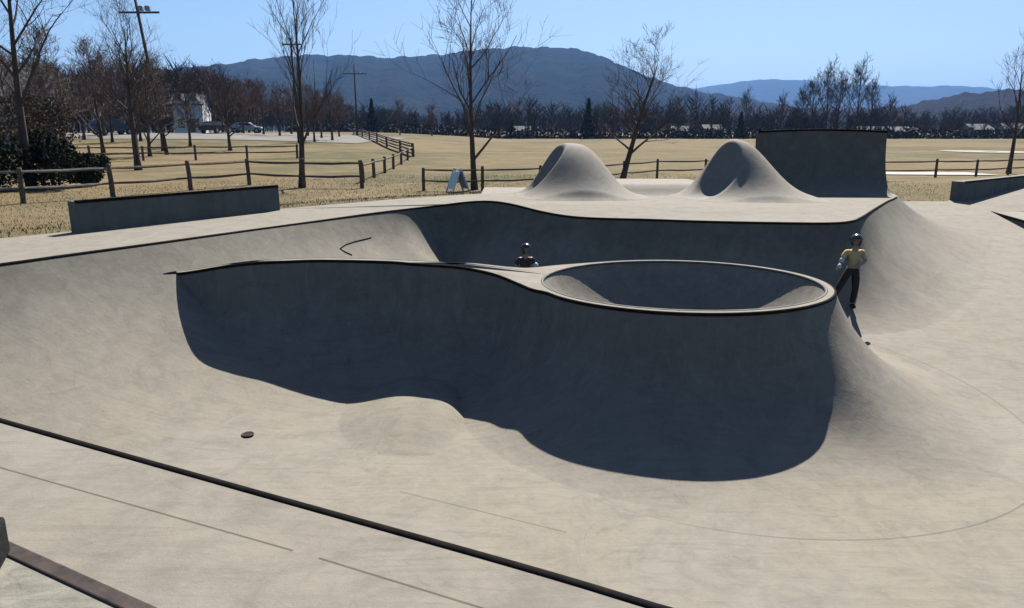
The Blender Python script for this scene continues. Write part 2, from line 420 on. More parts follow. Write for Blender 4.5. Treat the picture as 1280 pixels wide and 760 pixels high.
def isl_w(p):
    ang = math.degrees(math.atan2(p[1] - RC[1], p[0] - RC[0]))
    if p[0] > RC[0] - 1.8:
        # distance along the outward normal to the base circle
        d = np.array([(p[0] - RC[0]) / RX ** 2, (p[1] - RC[1]) / RY ** 2]); d /= np.linalg.norm(d)
        o = np.array(p[:2]) - np.array(BC); bq = o.dot(d); cq = o.dot(o) - BR * BR
        wv = -bq + math.sqrt(max(bq * bq - cq, 0))
        a_ = ang if ang < 90 else ang - 360
        wv += 0.20 * smoothstep(-95, -140, a_) - 0.18 * smoothstep(-95, -65, a_) * smoothstep(-10, -35, a_)
        if ang > 40 and ang < 140: wv = wv + (1.2 - wv) * smoothstep(30, 90, ang)
        return float(np.clip(wv, 1.2 if a_ > -40 else 1.35, 2.5))
    return 1.56 - 0.30 * smoothstep(-2.4, -1.4, p[0]) if p[1] < 10.05 or p[0] < -0.9 else 1.2
W = clampw(isl3, 1, isl_w, 1.1)
ker = np.ones(13) / 13; W = np.convolve(np.pad(W, 6, 'edge'), ker, 'valid')
face_o = loft('outer_face', isl3, 1, W, c_crater, t_cr, steep=True)
# top: rim and neck
inner = [(RC[0] + (RX - 0.095) * math.cos(a), RC[1] + (RY - 0.095) * math.sin(a)) for a in np.linspace(0, 2 * math.pi, 96, endpoint=False)]
top = flat('top', [tuple(p) for p in isl], 0, c_floor, holes=[inner], parent=t_cr)
for v in top.data.vertices: v.co.z = float(lipz(v.co)) + 0.004
# sunken round bowl
V, F = [], []
nr, na = 22, 96
for i in range(nr + 1):
    al = R(64); ang = al * (1 - i / nr); k = math.sin(ang) / math.sin(al)
    z = LIPR + 0.004 - (RY - 0.095) / math.sin(al) * (math.cos(ang) - math.cos(al))
    for j in range(na):
        a = 2 * math.pi * j / na
        V.append((RC[0] + (RX - 0.095) * k * math.cos(a), RC[1] + (RY - 0.095) * k * math.sin(a), z))
for i in range(nr):
    for j in range(na):
        j2 = (j + 1) % na; F.append((i * na + j, i * na + j2, (i + 1) * na + j2, (i + 1) * na + j))
mesh('sunken_bowl', V, F, c_crater, t_cr, True)
mb = MB(); mb.tube([(p[0], p[1], p[2] - 0.014) for p in isl3], 0.022, 8, closed=False); mb.build('outer_coping', m_coping, t_cr, True)
mb = MB(); mb.tube([(p[0], p[1], LIPR - 0.008) for p in inner], 0.022, 8, closed=True); mb.build('inner_coping', m_ring, t_cr, True)
# hip where the ridge meets the crater
V, F = [], []; n = 80
def hipz(x, y):
    u = (x + 1.15) / (0.64 if x > -1.15 else 0.95); v = min(0.0, (y - 8.3)) / 1.3
    return 0.17 * max(0.0, 1 - abs(u) ** (4 if u > 0 else 2) - v * v) ** 1.8
for i in range(n + 1):
    for j in range(n + 1):
        x = -2.4 + i / n * 2.1; y = 6.9 + j / n * 2.9
        q = hipz(x, y); V.append((x, y, float(Ff(x, y)) + q - 0.004))
for i in range(n):
    for j in range(n):
        a = i * (n + 1) + j; F.append((a, a + n + 1, a + n + 2, a + 1))
mesh('hip', V, F, c_floor, t_cr, True)

# mounds on the far deck
def mound(name, cx, cy, h, sig, p, label, size=2.6, n=72, mat=c_pale, extra=None):
    V, F = [], []
    for i in range(n + 1):
        for j in range(n + 1):
            x = (i / n * 2 - 1) * size; y = (j / n * 2 - 1) * size
            r = math.hypot(x, y); th = math.atan2(y, x)
            s = sig(th)
            z = h * math.exp(-(r / s) ** p(th)) if r > 1e-6 else h
            if extra: z += extra(x, y)
            edge = smoothstep(size * 0.82, size * 0.98, max(abs(x), abs(y)))
            V.append((x, y, z * (1 - edge) - 0.012 * (1 if z * (1 - edge) < 0.012 else 0) + 0.003))
    for i in range(n):
        for j in range(n):
            a = i * (n + 1) + j; F.append((a, a + n + 1, a + n + 2, a + 1))
    o = mesh(name, V, F, mat, None, True); o.location = (cx, cy, 0)
    return tag(o, label, 'ramp')
def lobe(th, d, k): return max(0.0, math.cos(th - d)) ** k
def scooped(cx, cy, h, sf, p, scx, scy, sr, name_label, size, depth=2.2, pw=2.5):
    def z(x, y):
        th = math.atan2(y, x); r = math.hypot(x, y); b_ = h * math.exp(-(r / sf(th)) ** p)
        q = depth * (math.hypot(x - scx, y - scy) / sr) ** pw + 0.03
        k = 0.10; m = min(b_, q)                    # rounded meeting of hump and scoop
        d_ = abs(b_ - q)
        return m - (max(k - d_, 0) ** 2) / (4 * k)
    V, F = [], []; n = 110
    for i in range(n + 1):
        for j in range(n + 1):
            x = (i / n * 2 - 1) * size; y = (j / n * 2 - 1) * size
            e = smoothstep(size * 0.8, size * 0.98, max(abs(x), abs(y))); zz = z(x, y) * (1 - e)
            V.append((x, y, zz + 0.003 - (0.015 if zz < 0.012 else 0)))
    for i in range(n):
        for j in range(n):
            a = i * (n + 1) + j; F.append((a, a + n + 1, a + n + 2, a + 1))
    o = mesh('concrete_mound', V, F, c_pale, None, True); o.location = (cx, cy, 0)
    return tag(o, name_label, 'ramp')
scooped(1.42, 18.75, 1.24, lambda t: 0.80 + 0.66 * lobe(t, R(-78), 1.6) + 0.08 * lobe(t, 0, 1), 2.8, -1.06, -0.50, 1.20,
        'rounded concrete hump with a dark steep side, standing before the open fence', 2.2)
scooped(5.30, 18.0, 1.34, lambda t: 0.76 + 0.42 * lobe(t, R(-62), 1.8) + 0.12 * lobe(t, 0, 2), 2.2, -0.92, -0.86, 1.32,
        'peaked concrete hump with a shaded scoop, beside the tall quarter pipe', 2.05)
# low bank joining the mounds
V, F = [], []; n = 40
for i in range(n + 1):
    x = 0.9 + i / n * 4.6
    ends = smoothstep(0.9, 1.6, x) * (1 - smoothstep(4.8, 5.5, x))
    for j in range(17):
        y = 17.7 + j * 0.18
        z = 0.25 * smoothstep(17.95, 18.55, y) * ends - 0.012 + 0.012 * (j > 1)
        V.append((x, y, z + 0.002))
for i in range(n):
    for j in range(16):
        a = i * 17 + j; F.append((a, a + 17, a + 18, a + 1))
tag(mesh('concrete_bank', V, F, c_pale, None, True), 'low sloping concrete bank joining the two humps on the far deck', 'ramp')

# tall quarter pipe
t_q = empty('quarter_pipe', (7.74, 17.9, 0), R(-2), 'tall free standing quarter pipe wall with a shaded curved face', 'skate ramp')
prof = [(t, 1.56 * (1 - math.sqrt(max(0, 1 - (t / 1.05) ** 2)))) for t in np.linspace(0, 1.0, 20)]
zt = prof[-1][1]; prof = [(a, b_ * 1.53 / zt) for a, b_ in prof]
prof += [(1.25, 1.53), (1.3, -0.6), (0, -0.6)]
V, F = [], []; nx = 14
for i in range(nx + 1):
    u = i / nx * 2 - 1
    for (yy, zz) in prof:
        hw = 1.48 + 0.07 * max(0, zz) ; bow = 0.10 * (1 - u * u)
        V.append((u * hw, yy + bow * 0.8, zz + (0.05 * (1 - u * u) * max(0, zz) / 1.53 - (0.02 if zz > 1.4 else 0))))
m_ = len(prof)
for i in range(nx):
    for j in range(m_):
        j2 = (j + 1) % m_; F.append((i * m_ + j, (i + 1) * m_ + j, (i + 1) * m_ + j2, i * m_ + j2))
F.append(tuple(range(m_))[::-1]); F.append(tuple(nx * m_ + j for j in range(m_)))
q = mesh('curved_wall', V, F, c_wall, t_q, False)
mb = MB(); mb.tube([((i / nx * 2 - 1) * 1.59, 1.0 + 0.08 * (1 - (i / nx * 2 - 1) ** 2), 1.515 + 0.05 * (1 - (i / nx * 2 - 1) ** 2)) for i in range(nx + 1)], 0.03, 6)
mb.build('coping', m_coping, t_q, True)

# ledges
def ledge(name, a, b_, th, h, z, label, mat=c_ledge, cap=True):
    a, b_ = Vector(a), Vector(b_); d = b_ - a; L = d.length; rz = math.atan2(d.y, d.x); mid = (a + b_) / 2
    nrm = Vector((-d.y, d.x)).normalized(); c = mid + nrm * th / 2
    o = empty(name, (c.x, c.y, z), rz, label, 'ledge')
    m1 = MB(); m1.box((0, 0, h / 2 - 0.15), (L, th, h + 0.30), bev=0.012); m1.build('block', mat, o)
    if cap:
        m2 = MB(); m2.box((0, -th / 2 + 0.012, h - 0.012), (L - 0.03, 0.05, 0.05), bev=0.006); m2.build('steel_edge', m_coping, o)
    return o
ledge('concrete_ledge', (-6.72, 11.35), (-4.62, 14.72), 0.2, 0.49, 0.0, 'long stained grey concrete ledge standing at the deck edge beside the grass')
lr = ledge('concrete_ledge', (13.75, 22.55), (20.1, 27.5), 0.40, 0.62, float(Ff(14, 22.5)) - 0.02, 'dark concrete ledge at the far side of the open ground near the slim tree')
# manual pad
t_p = empty('manual_pad', (13.72, 21.2, float(Ff(14.5, 20))), R(-14), 'low pale skate platform with dark steel edges in front of the dark ledge', 'platform')
mb = MB(); mb.box((3.0, -1.4, -0.17), (6.0, 2.8, 0.50), bev=0.01); mb.build('slab', c_pale, t_p)
mb = MB(); mb.box((-0.012, -1.4, 0.06), (0.05, 2.84, 0.06), bev=0.006); mb.build('steel_edge', m_coping, t_p)
mb = MB(); mb.box((3.2, 0.012, 0.06), (6.3, 0.05, 0.06), bev=0.006); mb.build('steel_edge', m_coping, t_p)
mb = MB(); mb.box((3.9, 0.5, -0.10), (5.0, 0.9, 0.72), bev=0.01); mb.build('upper_step', c_ledge, t_p)
# near ledge, cut by the frame
A, B = Vector((-1.57, 2.06)), Vector((-0.97, 1.74)); d = (B - A).normalized(); nrm = Vector((-d.y, d.x))
s0 = A - d * 1.6; e0 = B + d * 0.02; L = (e0 - s0).length; cc = (s0 + e0) / 2 - nrm * 0.3
t_n = empty('concrete_ledge', (cc.x, cc.y, 0.0), math.atan2(d.y, d.x), 'pale speckled concrete ledge with a brown steel edge beside the black bag', 'ledge')
c_speck = concrete('speckled_concrete', (0.208, 0.204, 0.177), dark=0.4, blot=1.5)
mb = MB(); mb.box((0, 0, 0.14), (L, 0.6, 0.30), bev=0.008); mb.build('block', c_speck, t_n)
mb = MB(); mb.box((0.0, 0.30 - 0.012, 0.262), (L + 0.012, 0.05, 0.07), bev=0.005); mb.build('steel_edge', m_steel, t_n)
# black bag on the ledge
def at_ledge(u, v, z): return Matrix.Translation((cc.x, cc.y, 0)) @ Matrix.Rotation(math.atan2(d.y, d.x), 4, 'Z') @ Vector((u, v, z))
m_bag = varied('black_fabric', (0.003, 0.0035, 0.004), (0.008, 0.009, 0.010), 25, 0.9, bs=0.3)
bp = at_ledge(-0.02, 0.03, 0.29)
t_b = empty('bag', (-1.575, 1.85, 0.29), R(20), 'black bag standing on the speckled ledge, mostly outside the frame', 'bag')
bm = bmesh.new(); bmesh.ops.create_cube(bm, size=1); bmesh.ops.subdivide_edges(bm, edges=list(bm.edges), cuts=4, use_grid_fill=True)
for v in bm.verts:
    z = v.co.z + 0.5; k = 0.82 + 0.30 * math.sin(min(1, z * 1.25) * math.pi) - 0.30 * max(0, z - 0.75) * 2
    v.co = Vector((v.co.x * 0.20 * k, v.co.y * 0.26 * k, z * 0.32))
for _ in range(4): bmesh.ops.smooth_vert(bm, verts=bm.verts, factor=0.5, use_axis_x=True, use_axis_y=True, use_axis_z=True)
mb = MB(); mb.frombm(bm); mb.build('body', m_bag, t_b, True)
mb = MB(); mb.tube([(0.05 * math.cos(a), 0, 0.30 + 0.05 * math.sin(a)) for a in np.linspace(0, math.pi, 9)], 0.008, 6); mb.build('handle', m_bag, t_b, True)
mb = MB(); mb.box((0.104, 0, 0.10), (0.03, 0.16, 0.12), bev=0.012); mb.build('pocket', m_bag, t_b)

# ------------------------------------------------------------------ terrain
OUT = np.array([(-16, -4), (-12, 4.0), (-8.6, 9.4), (-7.59, 10.75), (-6.92, 11.6), (-4.71, 14.98), (-2.61, 17.27), (-1.2, 18.35), (0, 19.06), (2.5, 21.0),
                (9.3, 21.0), (9.3, 22.6), (13.25, 22.6), (20, 27.9), (34, 27.9), (34, -4)])
def sdist(x, y):
    """signed distance to the park outline, negative inside"""
    x = np.asarray(x, float); y = np.asarray(y, float); d = np.full(x.shape, 1e9); ins = np.zeros(x.shape, bool)
    n = len(OUT)
    for i in range(n):
        a, b_ = OUT[i], OUT[(i + 1) % n]; e = b_ - a
        t = np.clip(((x - a[0]) * e[0] + (y - a[1]) * e[1]) / e.dot(e), 0, 1)
        d = np.minimum(d, np.hypot(x - a[0] - t * e[0], y - a[1] - t * e[1]))
        c = ((a[1] > y) != (b_[1] > y)); 
        with np.errstate(divide='ignore', invalid='ignore'):
            xi = (b_[0] - a[0]) * (y - a[1]) / (b_[1] - a[1] if b_[1] != a[1] else 1e-9) + a[0]
        ins ^= c & (x < xi)
    return np.where(ins, -d, d)
def Gf(x, y):
    x = np.asarray(x, float); y = np.asarray(y, float)
    s = sdist(x, y)
    border = np.where(x < 9.0, -0.06, 0) + np.where(x >= 9.0, Ff(x, np.minimum(y, 27.9)) - 0.05, 0)
    br = smoothstep(8.6, 9.6, x); border = -0.06 * (1 - br) + (Ff(x, np.minimum(y, 27.9)) - 0.05) * br
    far = -0.48 + 0.04 * np.sin(x * 0.21) * np.sin(y * 0.17 + 1) + 1.15 * smoothstep(-4, -40, x) * smoothstep(38, 95, y) + 0.5 * smoothstep(0, -14, x) * smoothstep(40, 90, y)
    g = border + (far - border) * smoothstep(0, 6, s)
    g = np.where(s < -0.9, -3.0, g)
    return g
def G1(x, y): return float(Gf(np.array([x]), np.array([y]))[0])
def axis(segs):
    out = []
    for a, b_, s in segs: out += list(np.arange(a, b_, s))
    return np.array(out + [segs[-1][1]])
xs = axis([(-14000, -2000, 1500), (-2000, -400, 150), (-400, -120, 20), (-120, -40, 4), (-40, -20, 1), (-20, 16, 0.4), (16, 44, 1), (44, 120, 4), (120, 400, 20), (400, 2000, 150), (2000, 14000, 1500)])
ys = axis([(-600, -60, 60), (-60, -10, 5), (-10, 36, 0.4), (36, 70, 1.2), (70, 150, 4), (150, 500, 20), (500, 2000, 150), (2000, 13500, 1500)])
XX, YY = np.meshgrid(xs, ys, indexing='ij'); ZZ = Gf(XX, YY)
V = np.c_[XX.ravel(), YY.ravel(), ZZ.ravel()]; ny = len(ys)
F = [(i * ny + j, (i + 1) * ny + j, (i + 1) * ny + j + 1, i * ny + j + 1) for i in range(len(xs) - 1) for j in range(ny - 1)]
def grassmat():
    m, nt, b = newmat('dry_grass', 0.95, 0, 0.1)
    P = position(nt)
    big = noise(nt, P, 0.035, 4, 0.6, 1.0); mid = noise(nt, P, 0.35, 6, 0.65, 0.5); fine = noise(nt, P, 3.0, 6, 0.75); hair = noise(nt, position(nt, (1, 0.35, 1)), 25, 4, 0.7)
    tan = (0.140, 0.102, 0.053); olive = (0.068, 0.066, 0.028); straw = (0.190, 0.150, 0.088); soil = (0.045, 0.034, 0.022)
    col = mixc(nt, ramp(nt, big, 0.42, 0.58), tan, olive)
    col = mixc(nt, mth(nt, 'MULTIPLY', ramp(nt, mid, 0.45, 0.7), 0.7), col, straw)
    col = mixc(nt, mth(nt, 'MULTIPLY', ramp(nt, fine, 0.50, 0.70), 0.7), col, soil)
    worn = noise(nt, P, 0.16, 7, 0.7, 1.5)
    col = mixc(nt, mth(nt, 'MULTIPLY', ramp(nt, worn, 0.52, 0.64), 0.6), col, (0.085, 0.066, 0.040))
    col = mixc(nt, mth(nt, 'MULTIPLY', ramp(nt, hair, 0.5, 0.75), 0.4), col, straw)
    nt.links.new(col, b.inputs['Base Color']); bump(nt, b, mth(nt, 'ADD', fine, mth(nt, 'MULTIPLY', hair, 0.4)), 0.6, 0.06)
    return m
m_grass = grassmat()
struct(mesh('grass_field', V, F, m_grass, None, True))

def draped(name, poly_fn, nu, nv, mat, lift=0.015):
    """strip following the ground: poly_fn(u, v) gives x, y"""
    V, F = [], []
    for i in range(nu + 1):
        for j in range(nv + 1):
            x, y = poly_fn(i / nu, j / nv); V.append((x, y, G1(x, y) + lift))
    for i in range(nu):
        for j in range(nv):
            a = i * (nv + 1) + j; F.append((a, a + nv + 1, a + nv + 2, a + 1))
    return struct(mesh(name, V, F, mat, None, True))
m_sand = varied('pale_sand', (0.262, 0.231, 0.193), (0.308, 0.277, 0.231), 0.6, 0.95)
m_gravel = varied('pale_gravel', (0.115, 0.108, 0.098), (0.165, 0.155, 0.140), 0.4, 0.95)
m_path = varied('pale_path', (0.293, 0.285, 0.269), (0.339, 0.331, 0.316), 0.7, 0.9)
draped('gravel_lot', lambda u, v: (-62 + u * 46, 72 + v * 42 + u * 6), 24, 20, m_gravel, 0.05)
draped('path', lambda u, v: (17.5 + u * 5.2, 35.0 + v * 2.6 - u * 0.4), 20, 4, m_path, 0.04)
draped('sand_infield', lambda u, v: (46.5 + (0.15 + 0.85 * v) * 4.2 * math.cos(u * 6.283), 73 + (0.15 + 0.85 * v) * 5 * math.sin(u * 6.283)), 28, 4, m_sand, 0.05)

# dry grass blades on the verges
rg = np.random.default_rng(5); mb = MB()
cnt = 0
while cnt < 26000:
    x = rg.uniform(-24, 15); y = 9 + 26 * rg.random() ** 1.3
    s = float(sdist(np.array([x]), np.array([y]))[0])
    if s < 0.03 or s > 16 or abs(x) > 0.75 * y + 1: continue
    z = G1(x, y); h = rg.uniform(0.02, 0.065); a = rg.uniform(0, 6.28); wd = rg.uniform(0.006, 0.014); lx, ly = rg.normal(0, 0.03, 2)
    c_, s_ = math.cos(a) * wd, math.sin(a) * wd
    mb.add([(x - c_, y - s_, z - 0.01), (x + c_, y + s_, z - 0.01), (x + lx, y + ly, z + h)], [(0, 1, 2)]); cnt += 1
m_blade = leafmat('dry_blades', (0.185, 0.154, 0.096), (0.100, 0.081, 0.046))
tag(mb.build('grass', m_blade), 'short dry straw coloured grass along the concrete edge', 'grass', kind='stuff')

# ------------------------------------------------------------------ fences
m_wood = varied('weathered_rail_wood', (0.055, 0.042, 0.035), (0.14, 0.11, 0.085), 5, 0.9, stretch=(1, 1, 4), bs=0.4)
m_wood_lit = varied('sunlit_rail_wood', (0.16, 0.14, 0.12), (0.30, 0.27, 0.24), 5, 0.9, stretch=(1, 1, 4), bs=0.4)  # paler copy of the rail wood: sunlit tops put into the colour
def fence(pts, h, label, rails=(0.42, 0.88), thick=0.065, skip=(), rail_mat=m_wood):
    o = empty('split_rail_fence', (pts[0][0], pts[0][1], G1(*pts[0])), 0, label, 'fence', 'split rail fences on the grass')
    ox, oy, oz = o.location
    for i, (x, y) in enumerate(pts):
        z = G1(x, y); j = random.uniform(-0.03, 0.03); hh = h * random.uniform(0.97, 1.05)
        m1 = MB(); m1.tube([(x - ox, y - oy, z - oz - 0.25), (x - ox + j * 0.3, y - oy, z - oz + hh * 0.5), (x - ox + j, y - oy + j, z - oz + hh - 0.03), (x - ox + j, y - oy + j, z - oz + hh)], [thick * 1.2, thick * 1.15, thick * 1.1, thick * 0.85], 7)
        m1.build('post', m_wood, o)
    for i in range(len(pts) - 1):
        if i in skip: continue
        (x0, y0), (x1, y1) = pts[i], pts[i + 1]; z0, z1 = G1(x0, y0), G1(x1, y1)
        for r in rails:
            m1 = MB(); P = []
            for k in range(5):
                t = -0.03 + 1.06 * k / 4
                P.append((x0 + (x1 - x0) * t - ox + random.uniform(-.015, .015), y0 + (y1 - y0) * t - oy, z0 + (z1 - z0) * t - oz + h * r + random.uniform(-.012, .012) - 0.02 * math.sin(math.pi * t)))
            m1.tube(P, [thick * 0.5, thick * 0.72, thick * 0.75, thick * 0.7, thick * 0.5], 6); m1.build('rail', m_wood_lit if (i < 3 and label.startswith('weathered')) else rail_mat, o)  # first rails of the weathered run get the painted sunlit tone
    return o
fence([(-20.5, 18.6), (-17.2, 19.6), (-13.93, 21.1), (-12.38, 23.0), (-11.07, 25.6), (-9.95, 28.2), (-7.45, 26.6), (-5.34, 26.5)], 1.0,
      'weathered split rail fence with sagging rails in front of the dark evergreen shrubs')
fence([(-3.02, 25.4), (-1.01, 25.5), (1.0, 26.8), (2.9, 28.6), (4.6, 30.6), (6.3, 32.4), (8.6, 33.2), (10.9, 33.2), (13.4, 32.9), (15.9, 32.4), (18.4, 32.4), (20.9, 33.6), (23.4, 35.2), (26, 36.8), (28.6, 38.4)], 0.80,
      'dark split rail fence running behind the humps to the slim tree on the open side', thick=0.048)
fence([(-5.9, 29.5), (-6.1, 33), (-6.3, 37), (-6.5, 41), (-6.8, 46), (-7.1, 51), (-7.4, 56)], 0.8, 'split rail fence climbing away from the path opening', (0.88,))
fence([(-7.4, 56.2), (-9.5, 64), (-12.3, 74), (-15.2, 85), (-18.3, 97), (-21.8, 110), (-25.5, 124), (-29.3, 140)], 1.0, 'dark board fence slanting over the grassy rise', (0.25, 0.5, 0.75, 0.95), 0.10)
fence([(-33, 46.5), (-30, 47.2), (-27, 48), (-24, 48.8), (-21, 49.8), (-18, 51), (-15, 52.4)], 0.95, 'low rail fence along the edge of the pale parking lot', (0.5, 0.9), 0.07)

# ------------------------------------------------------------------ trees
m_bark = varied('dark_bark', (0.035, 0.028, 0.024), (0.09, 0.072, 0.06), 7, 0.95, stretch=(1, 1, 0.3), bs=0.4)
m_twig = varied('twigs', (0.055, 0.042, 0.038), (0.11, 0.085, 0.075), 3, 0.95)
m_twig_red = varied('reddish_twigs', (0.10, 0.055, 0.045), (0.16, 0.10, 0.08), 2, 0.95)
m_twig_grey = varied('grey_twigs', (0.095, 0.07, 0.058), (0.18, 0.135, 0.11), 2, 0.95)
def make_tree(seed, H, r0, trunk_frac=0.3, spread=0.55, levels=4, kids=(7, 5, 4, 3), lean=(0, 0), min_r=0.006, up=0.45, start=0.2):
    rd = random.Random(seed); trunk, crown = MB(), MB()
    def branch(p, d, L, r, lev):
        n = 5 if lev < 2 else 3
        pts, rads = [p.copy()], [r]; q = p.copy(); dd = d.copy()
        for k in range(n):
            dd = (dd + Vector((rd.gauss(0, 0.10), rd.gauss(0, 0.10), 0.06 + rd.gauss(0, 0.05)))).normalized()
            q = q + dd * (L / n); pts.append(q.copy()); rads.append(max(min_r * 0.5, r * (1 - 0.78 * (k + 1) / n)))
        crown.tube(pts, rads, 5 if lev < 2 else 3, cap=False)
        if lev >= levels: return
        for k in range(kids[min(lev, len(kids) - 1)]):
            t = rd.uniform(0.25, 1.0); f = t * n; i = min(int(f), n - 1); pp = pts[i].lerp(pts[i + 1], f - i)
            tan = (pts[i + 1] - pts[i]).normalized()
            side = Vector((rd.gauss(0, 1), rd.gauss(0, 1), rd.gauss(0, 0.6))); side = (side - tan * side.dot(tan)).normalized()
            nd = (tan * (1 - spread * 0.6) + side * spread + Vector((0, 0, up * 0.4))).normalized()
            branch(pp, nd, L * rd.uniform(0.42, 0.66), max(min_r, rads[i] * 0.55), lev + 1)
    n = 9; pts, rads = [], []
    for k in range(n + 1):
        t = k / n
        pts.append(Vector((lean[0] * t ** 1.2 * H * 0.3 + 0.012 * H * math.sin(3 * t + seed), lean[1] * t * H * 0.3 + 0.01 * H * math.sin(4 * t + seed * 2), -0.15 + t * H * 0.86)))
        rads.append(r0 * ((1.3 if k == 0 else 1.0) - 0.93 * t ** 0.9) + min_r)
    trunk.tube(pts, rads, 8)
    nb = kids[0] * 2
    for k in range(nb):
        t = start + (0.97 - start) * (k + rd.random()) / nb; f = t * n; i = min(int(f), n - 1); pp = pts[i].lerp(pts[i + 1], f - i)
        a = k * 2.4 + rd.uniform(-0.4, 0.4); elev = up + rd.uniform(0.1, 0.5) + 0.5 * t
        nd = Vector((math.cos(a) * math.cos(elev), math.sin(a) * math.cos(elev), math.sin(elev)))
        branch(pp, nd, H * (0.46 - 0.26 * t) * rd.uniform(0.75, 1.15), rads[i] * 0.5, 1)
    return trunk, crown
def tree(name, x, y, made, label, cat='tree', group=None, twig=m_twig, z=None, rz=0.0):
    o = empty(name, (x, y, G1(x, y) if z is None else z), rz, label, cat, group)
    made[0].build('trunk', m_bark, o, True); made[1].build('crown', twig, o)
    return o
# slim trees near the fence
tree('bare_tree', -17.0, 26.5, make_tree(11, 10.5, 0.16, spread=0.6, kids=(7, 5, 4, 3), start=0.30, up=0.35), 'large bare tree with forked limbs rising above the dark evergreen shrubs')
tree('bare_tree', -19.2, 38.5, make_tree(23, 8.2, 0.17, spread=0.6, kids=(8, 5, 4, 3), start=0.22), 'bare tree with a full twiggy crown beside the blue car')
tree('bare_tree', -7.55, 26.9, make_tree(31, 7.4, 0.12, spread=0.45, kids=(6, 5, 3, 3), start=0.25, up=0.7), 'slim upright bare tree growing through the split rail fence')
tree('bare_tree', -1.32, 26.0, make_tree(47, 7.4, 0.11, spread=0.6, kids=(7, 5, 4, 3), start=0.16, up=0.35), 'tall bare tree with low drooping limbs beside the white folding sign')
tree('bare_tree', 4.35, 30.0, make_tree(58, 5.4, 0.13, lean=(0.85, 0.0), spread=0.62, kids=(8, 6, 4, 3), start=0.24, up=0.3), 'leaning bare tree growing between the two concrete humps')
tree('bare_tree', 24.3, 36.6, make_tree(64, 5.9, 0.11, spread=0.45, kids=(6, 4, 3, 3), start=0.34, up=0.6), 'small slim bare tree behind the dark ledge')

def copies(proto, name, spots, label, group):
    for i, (x, y, s, rz) in enumerate(spots):
        o = proto.copy(); C.objects.link(o); o.location = (x, y, G1(x, y)); o.scale = (s, s, s * random.uniform(0.9, 1.1)); o.rotation_euler = (0, 0, rz)
        o['label'] = label; o['group'] = group; o['category'] = 'tree'
        for ch in proto.children:
            c_ = ch.copy(); C.objects.link(c_); c_.parent = o
def px_spot(px, dist): return (px - 640) / 920 * (0.9733 * dist + 0.36), dist
# trees round the parking lot
lot_a = make_tree(71, 6.0, 0.15, spread=0.6, kids=(8, 6, 4, 3), start=0.22, min_r=0.012)
lot_b = make_tree(82, 6.3, 0.14, spread=0.6, kids=(8, 6, 4, 3), start=0.26, min_r=0.012)
x, y = px_spot(287, 62); pa = tree('parking_lot_tree', x, y, lot_a, 'dark bare tree with a round twiggy crown at the grass edge of the parking lot', group='trees round the parking lot', twig=m_twig)
x, y = px_spot(330, 96); pb = tree('parking_lot_tree', x, y, lot_b, 'reddish bare tree standing in the row across the parking lot', group='red trees across the parking lot', twig=m_twig_red)
copies(pa, 'parking_lot_tree', [(*px_spot(203, 60), 0.95, 1.0), (*px_spot(238, 66), 0.9, 2.2), (*px_spot(415, 84), 0.95, 0.7), (*px_spot(178, 72), 1.0, 4.0), (*px_spot(394, 78), 0.8, 5.0)],
       'dark bare tree standing on the grass along the parking lot', 'dark trees along the parking lot')
copies(pb, 'parking_lot_tree', [(*px_spot(p, d_), s, p * 0.7) for p, d_, s in ((305, 100, 1.05), (350, 92, 1.0), (385, 100, 1.0), (402, 92, 0.9), (425, 104, 0.95), (270, 96, 1.1), (500, 150, 1.0), (540, 165, 1.05), (365, 110, 1.1), (320, 112, 1.2))],
       'reddish bare tree standing in the row across the parking lot', 'red trees across the parking lot')
# brown woods on the left, beyond the shrubs
wood = make_tree(93, 9.0, 0.17, spread=0.65, kids=(8, 6, 4, 3), start=0.12, min_r=0.018)
x, y = px_spot(60, 58); pw = tree('woodland_tree', x, y, wood, 'brown twiggy tree in the wood behind the evergreen shrubs', group='trees in the wood', twig=m_twig_grey)
rd = random.Random(3); sp = []
for k in range(34):
    p = -40 + k * 11 + rd.uniform(-6, 6); dd = rd.uniform(52, 74) if k % 2 else rd.uniform(78, 120)
    if 200 < p < 285: dd = rd.uniform(112, 135)
    if p > 300: dd = rd.uniform(120, 140)
    sp.append((*px_spot(p, dd), rd.uniform(0.62, 0.85) * (1.0 if dd < 76 else 1.25), rd.uniform(0, 6.28)))
copies(pw, 'woodland_tree', sp, 'brown twiggy tree in the wood behind the evergreen shrubs', 'trees in the wood')

# evergreen shrubs
m_ever = leafmat('evergreen_leaves', (0.006, 0.010, 0.006), (0.022, 0.029, 0.015))
m_oak = leafmat('brown_leaves', (0.038, 0.028, 0.021), (0.070, 0.052, 0.038))
def leaf_mass(rd, cx, cy, cz, rx, ry, rz_, n, size, flat_=0.5):
    mb = MB(); lob = [(rd.uniform(-0.6, 0.6), rd.uniform(-0.6, 0.6), rd.uniform(-0.4, 0.6), rd.uniform(0.35, 0.62)) for _ in range(12)]
    for k in range(n):
        l = lob[rd.randrange(12)]; v = Vector((rd.gauss(0, 1), rd.gauss(0, 1), rd.gauss(0, 1))).normalized() * rd.uniform(0.6, 1.0) * l[3]
        p = Vector((cx + (l[0] + v.x) * rx, cy + (l[1] + v.y) * ry, max(0.02, cz + (l[2] + v.z) * rz_)))
        a = Vector((rd.gauss(0, 1), rd.gauss(0, 1), rd.gauss(0, 1))).normalized() * size * rd.uniform(0.6, 1.4); b_ = a.cross(Vector((rd.gauss(0, 1), rd.gauss(0, 1), rd.gauss(0, 1)))).normalized() * a.length * flat_
        mb.add([p - a, p + b_, p + a, p - b_], [(0, 1, 2, 3)])
    return mb
rd = random.Random(17)
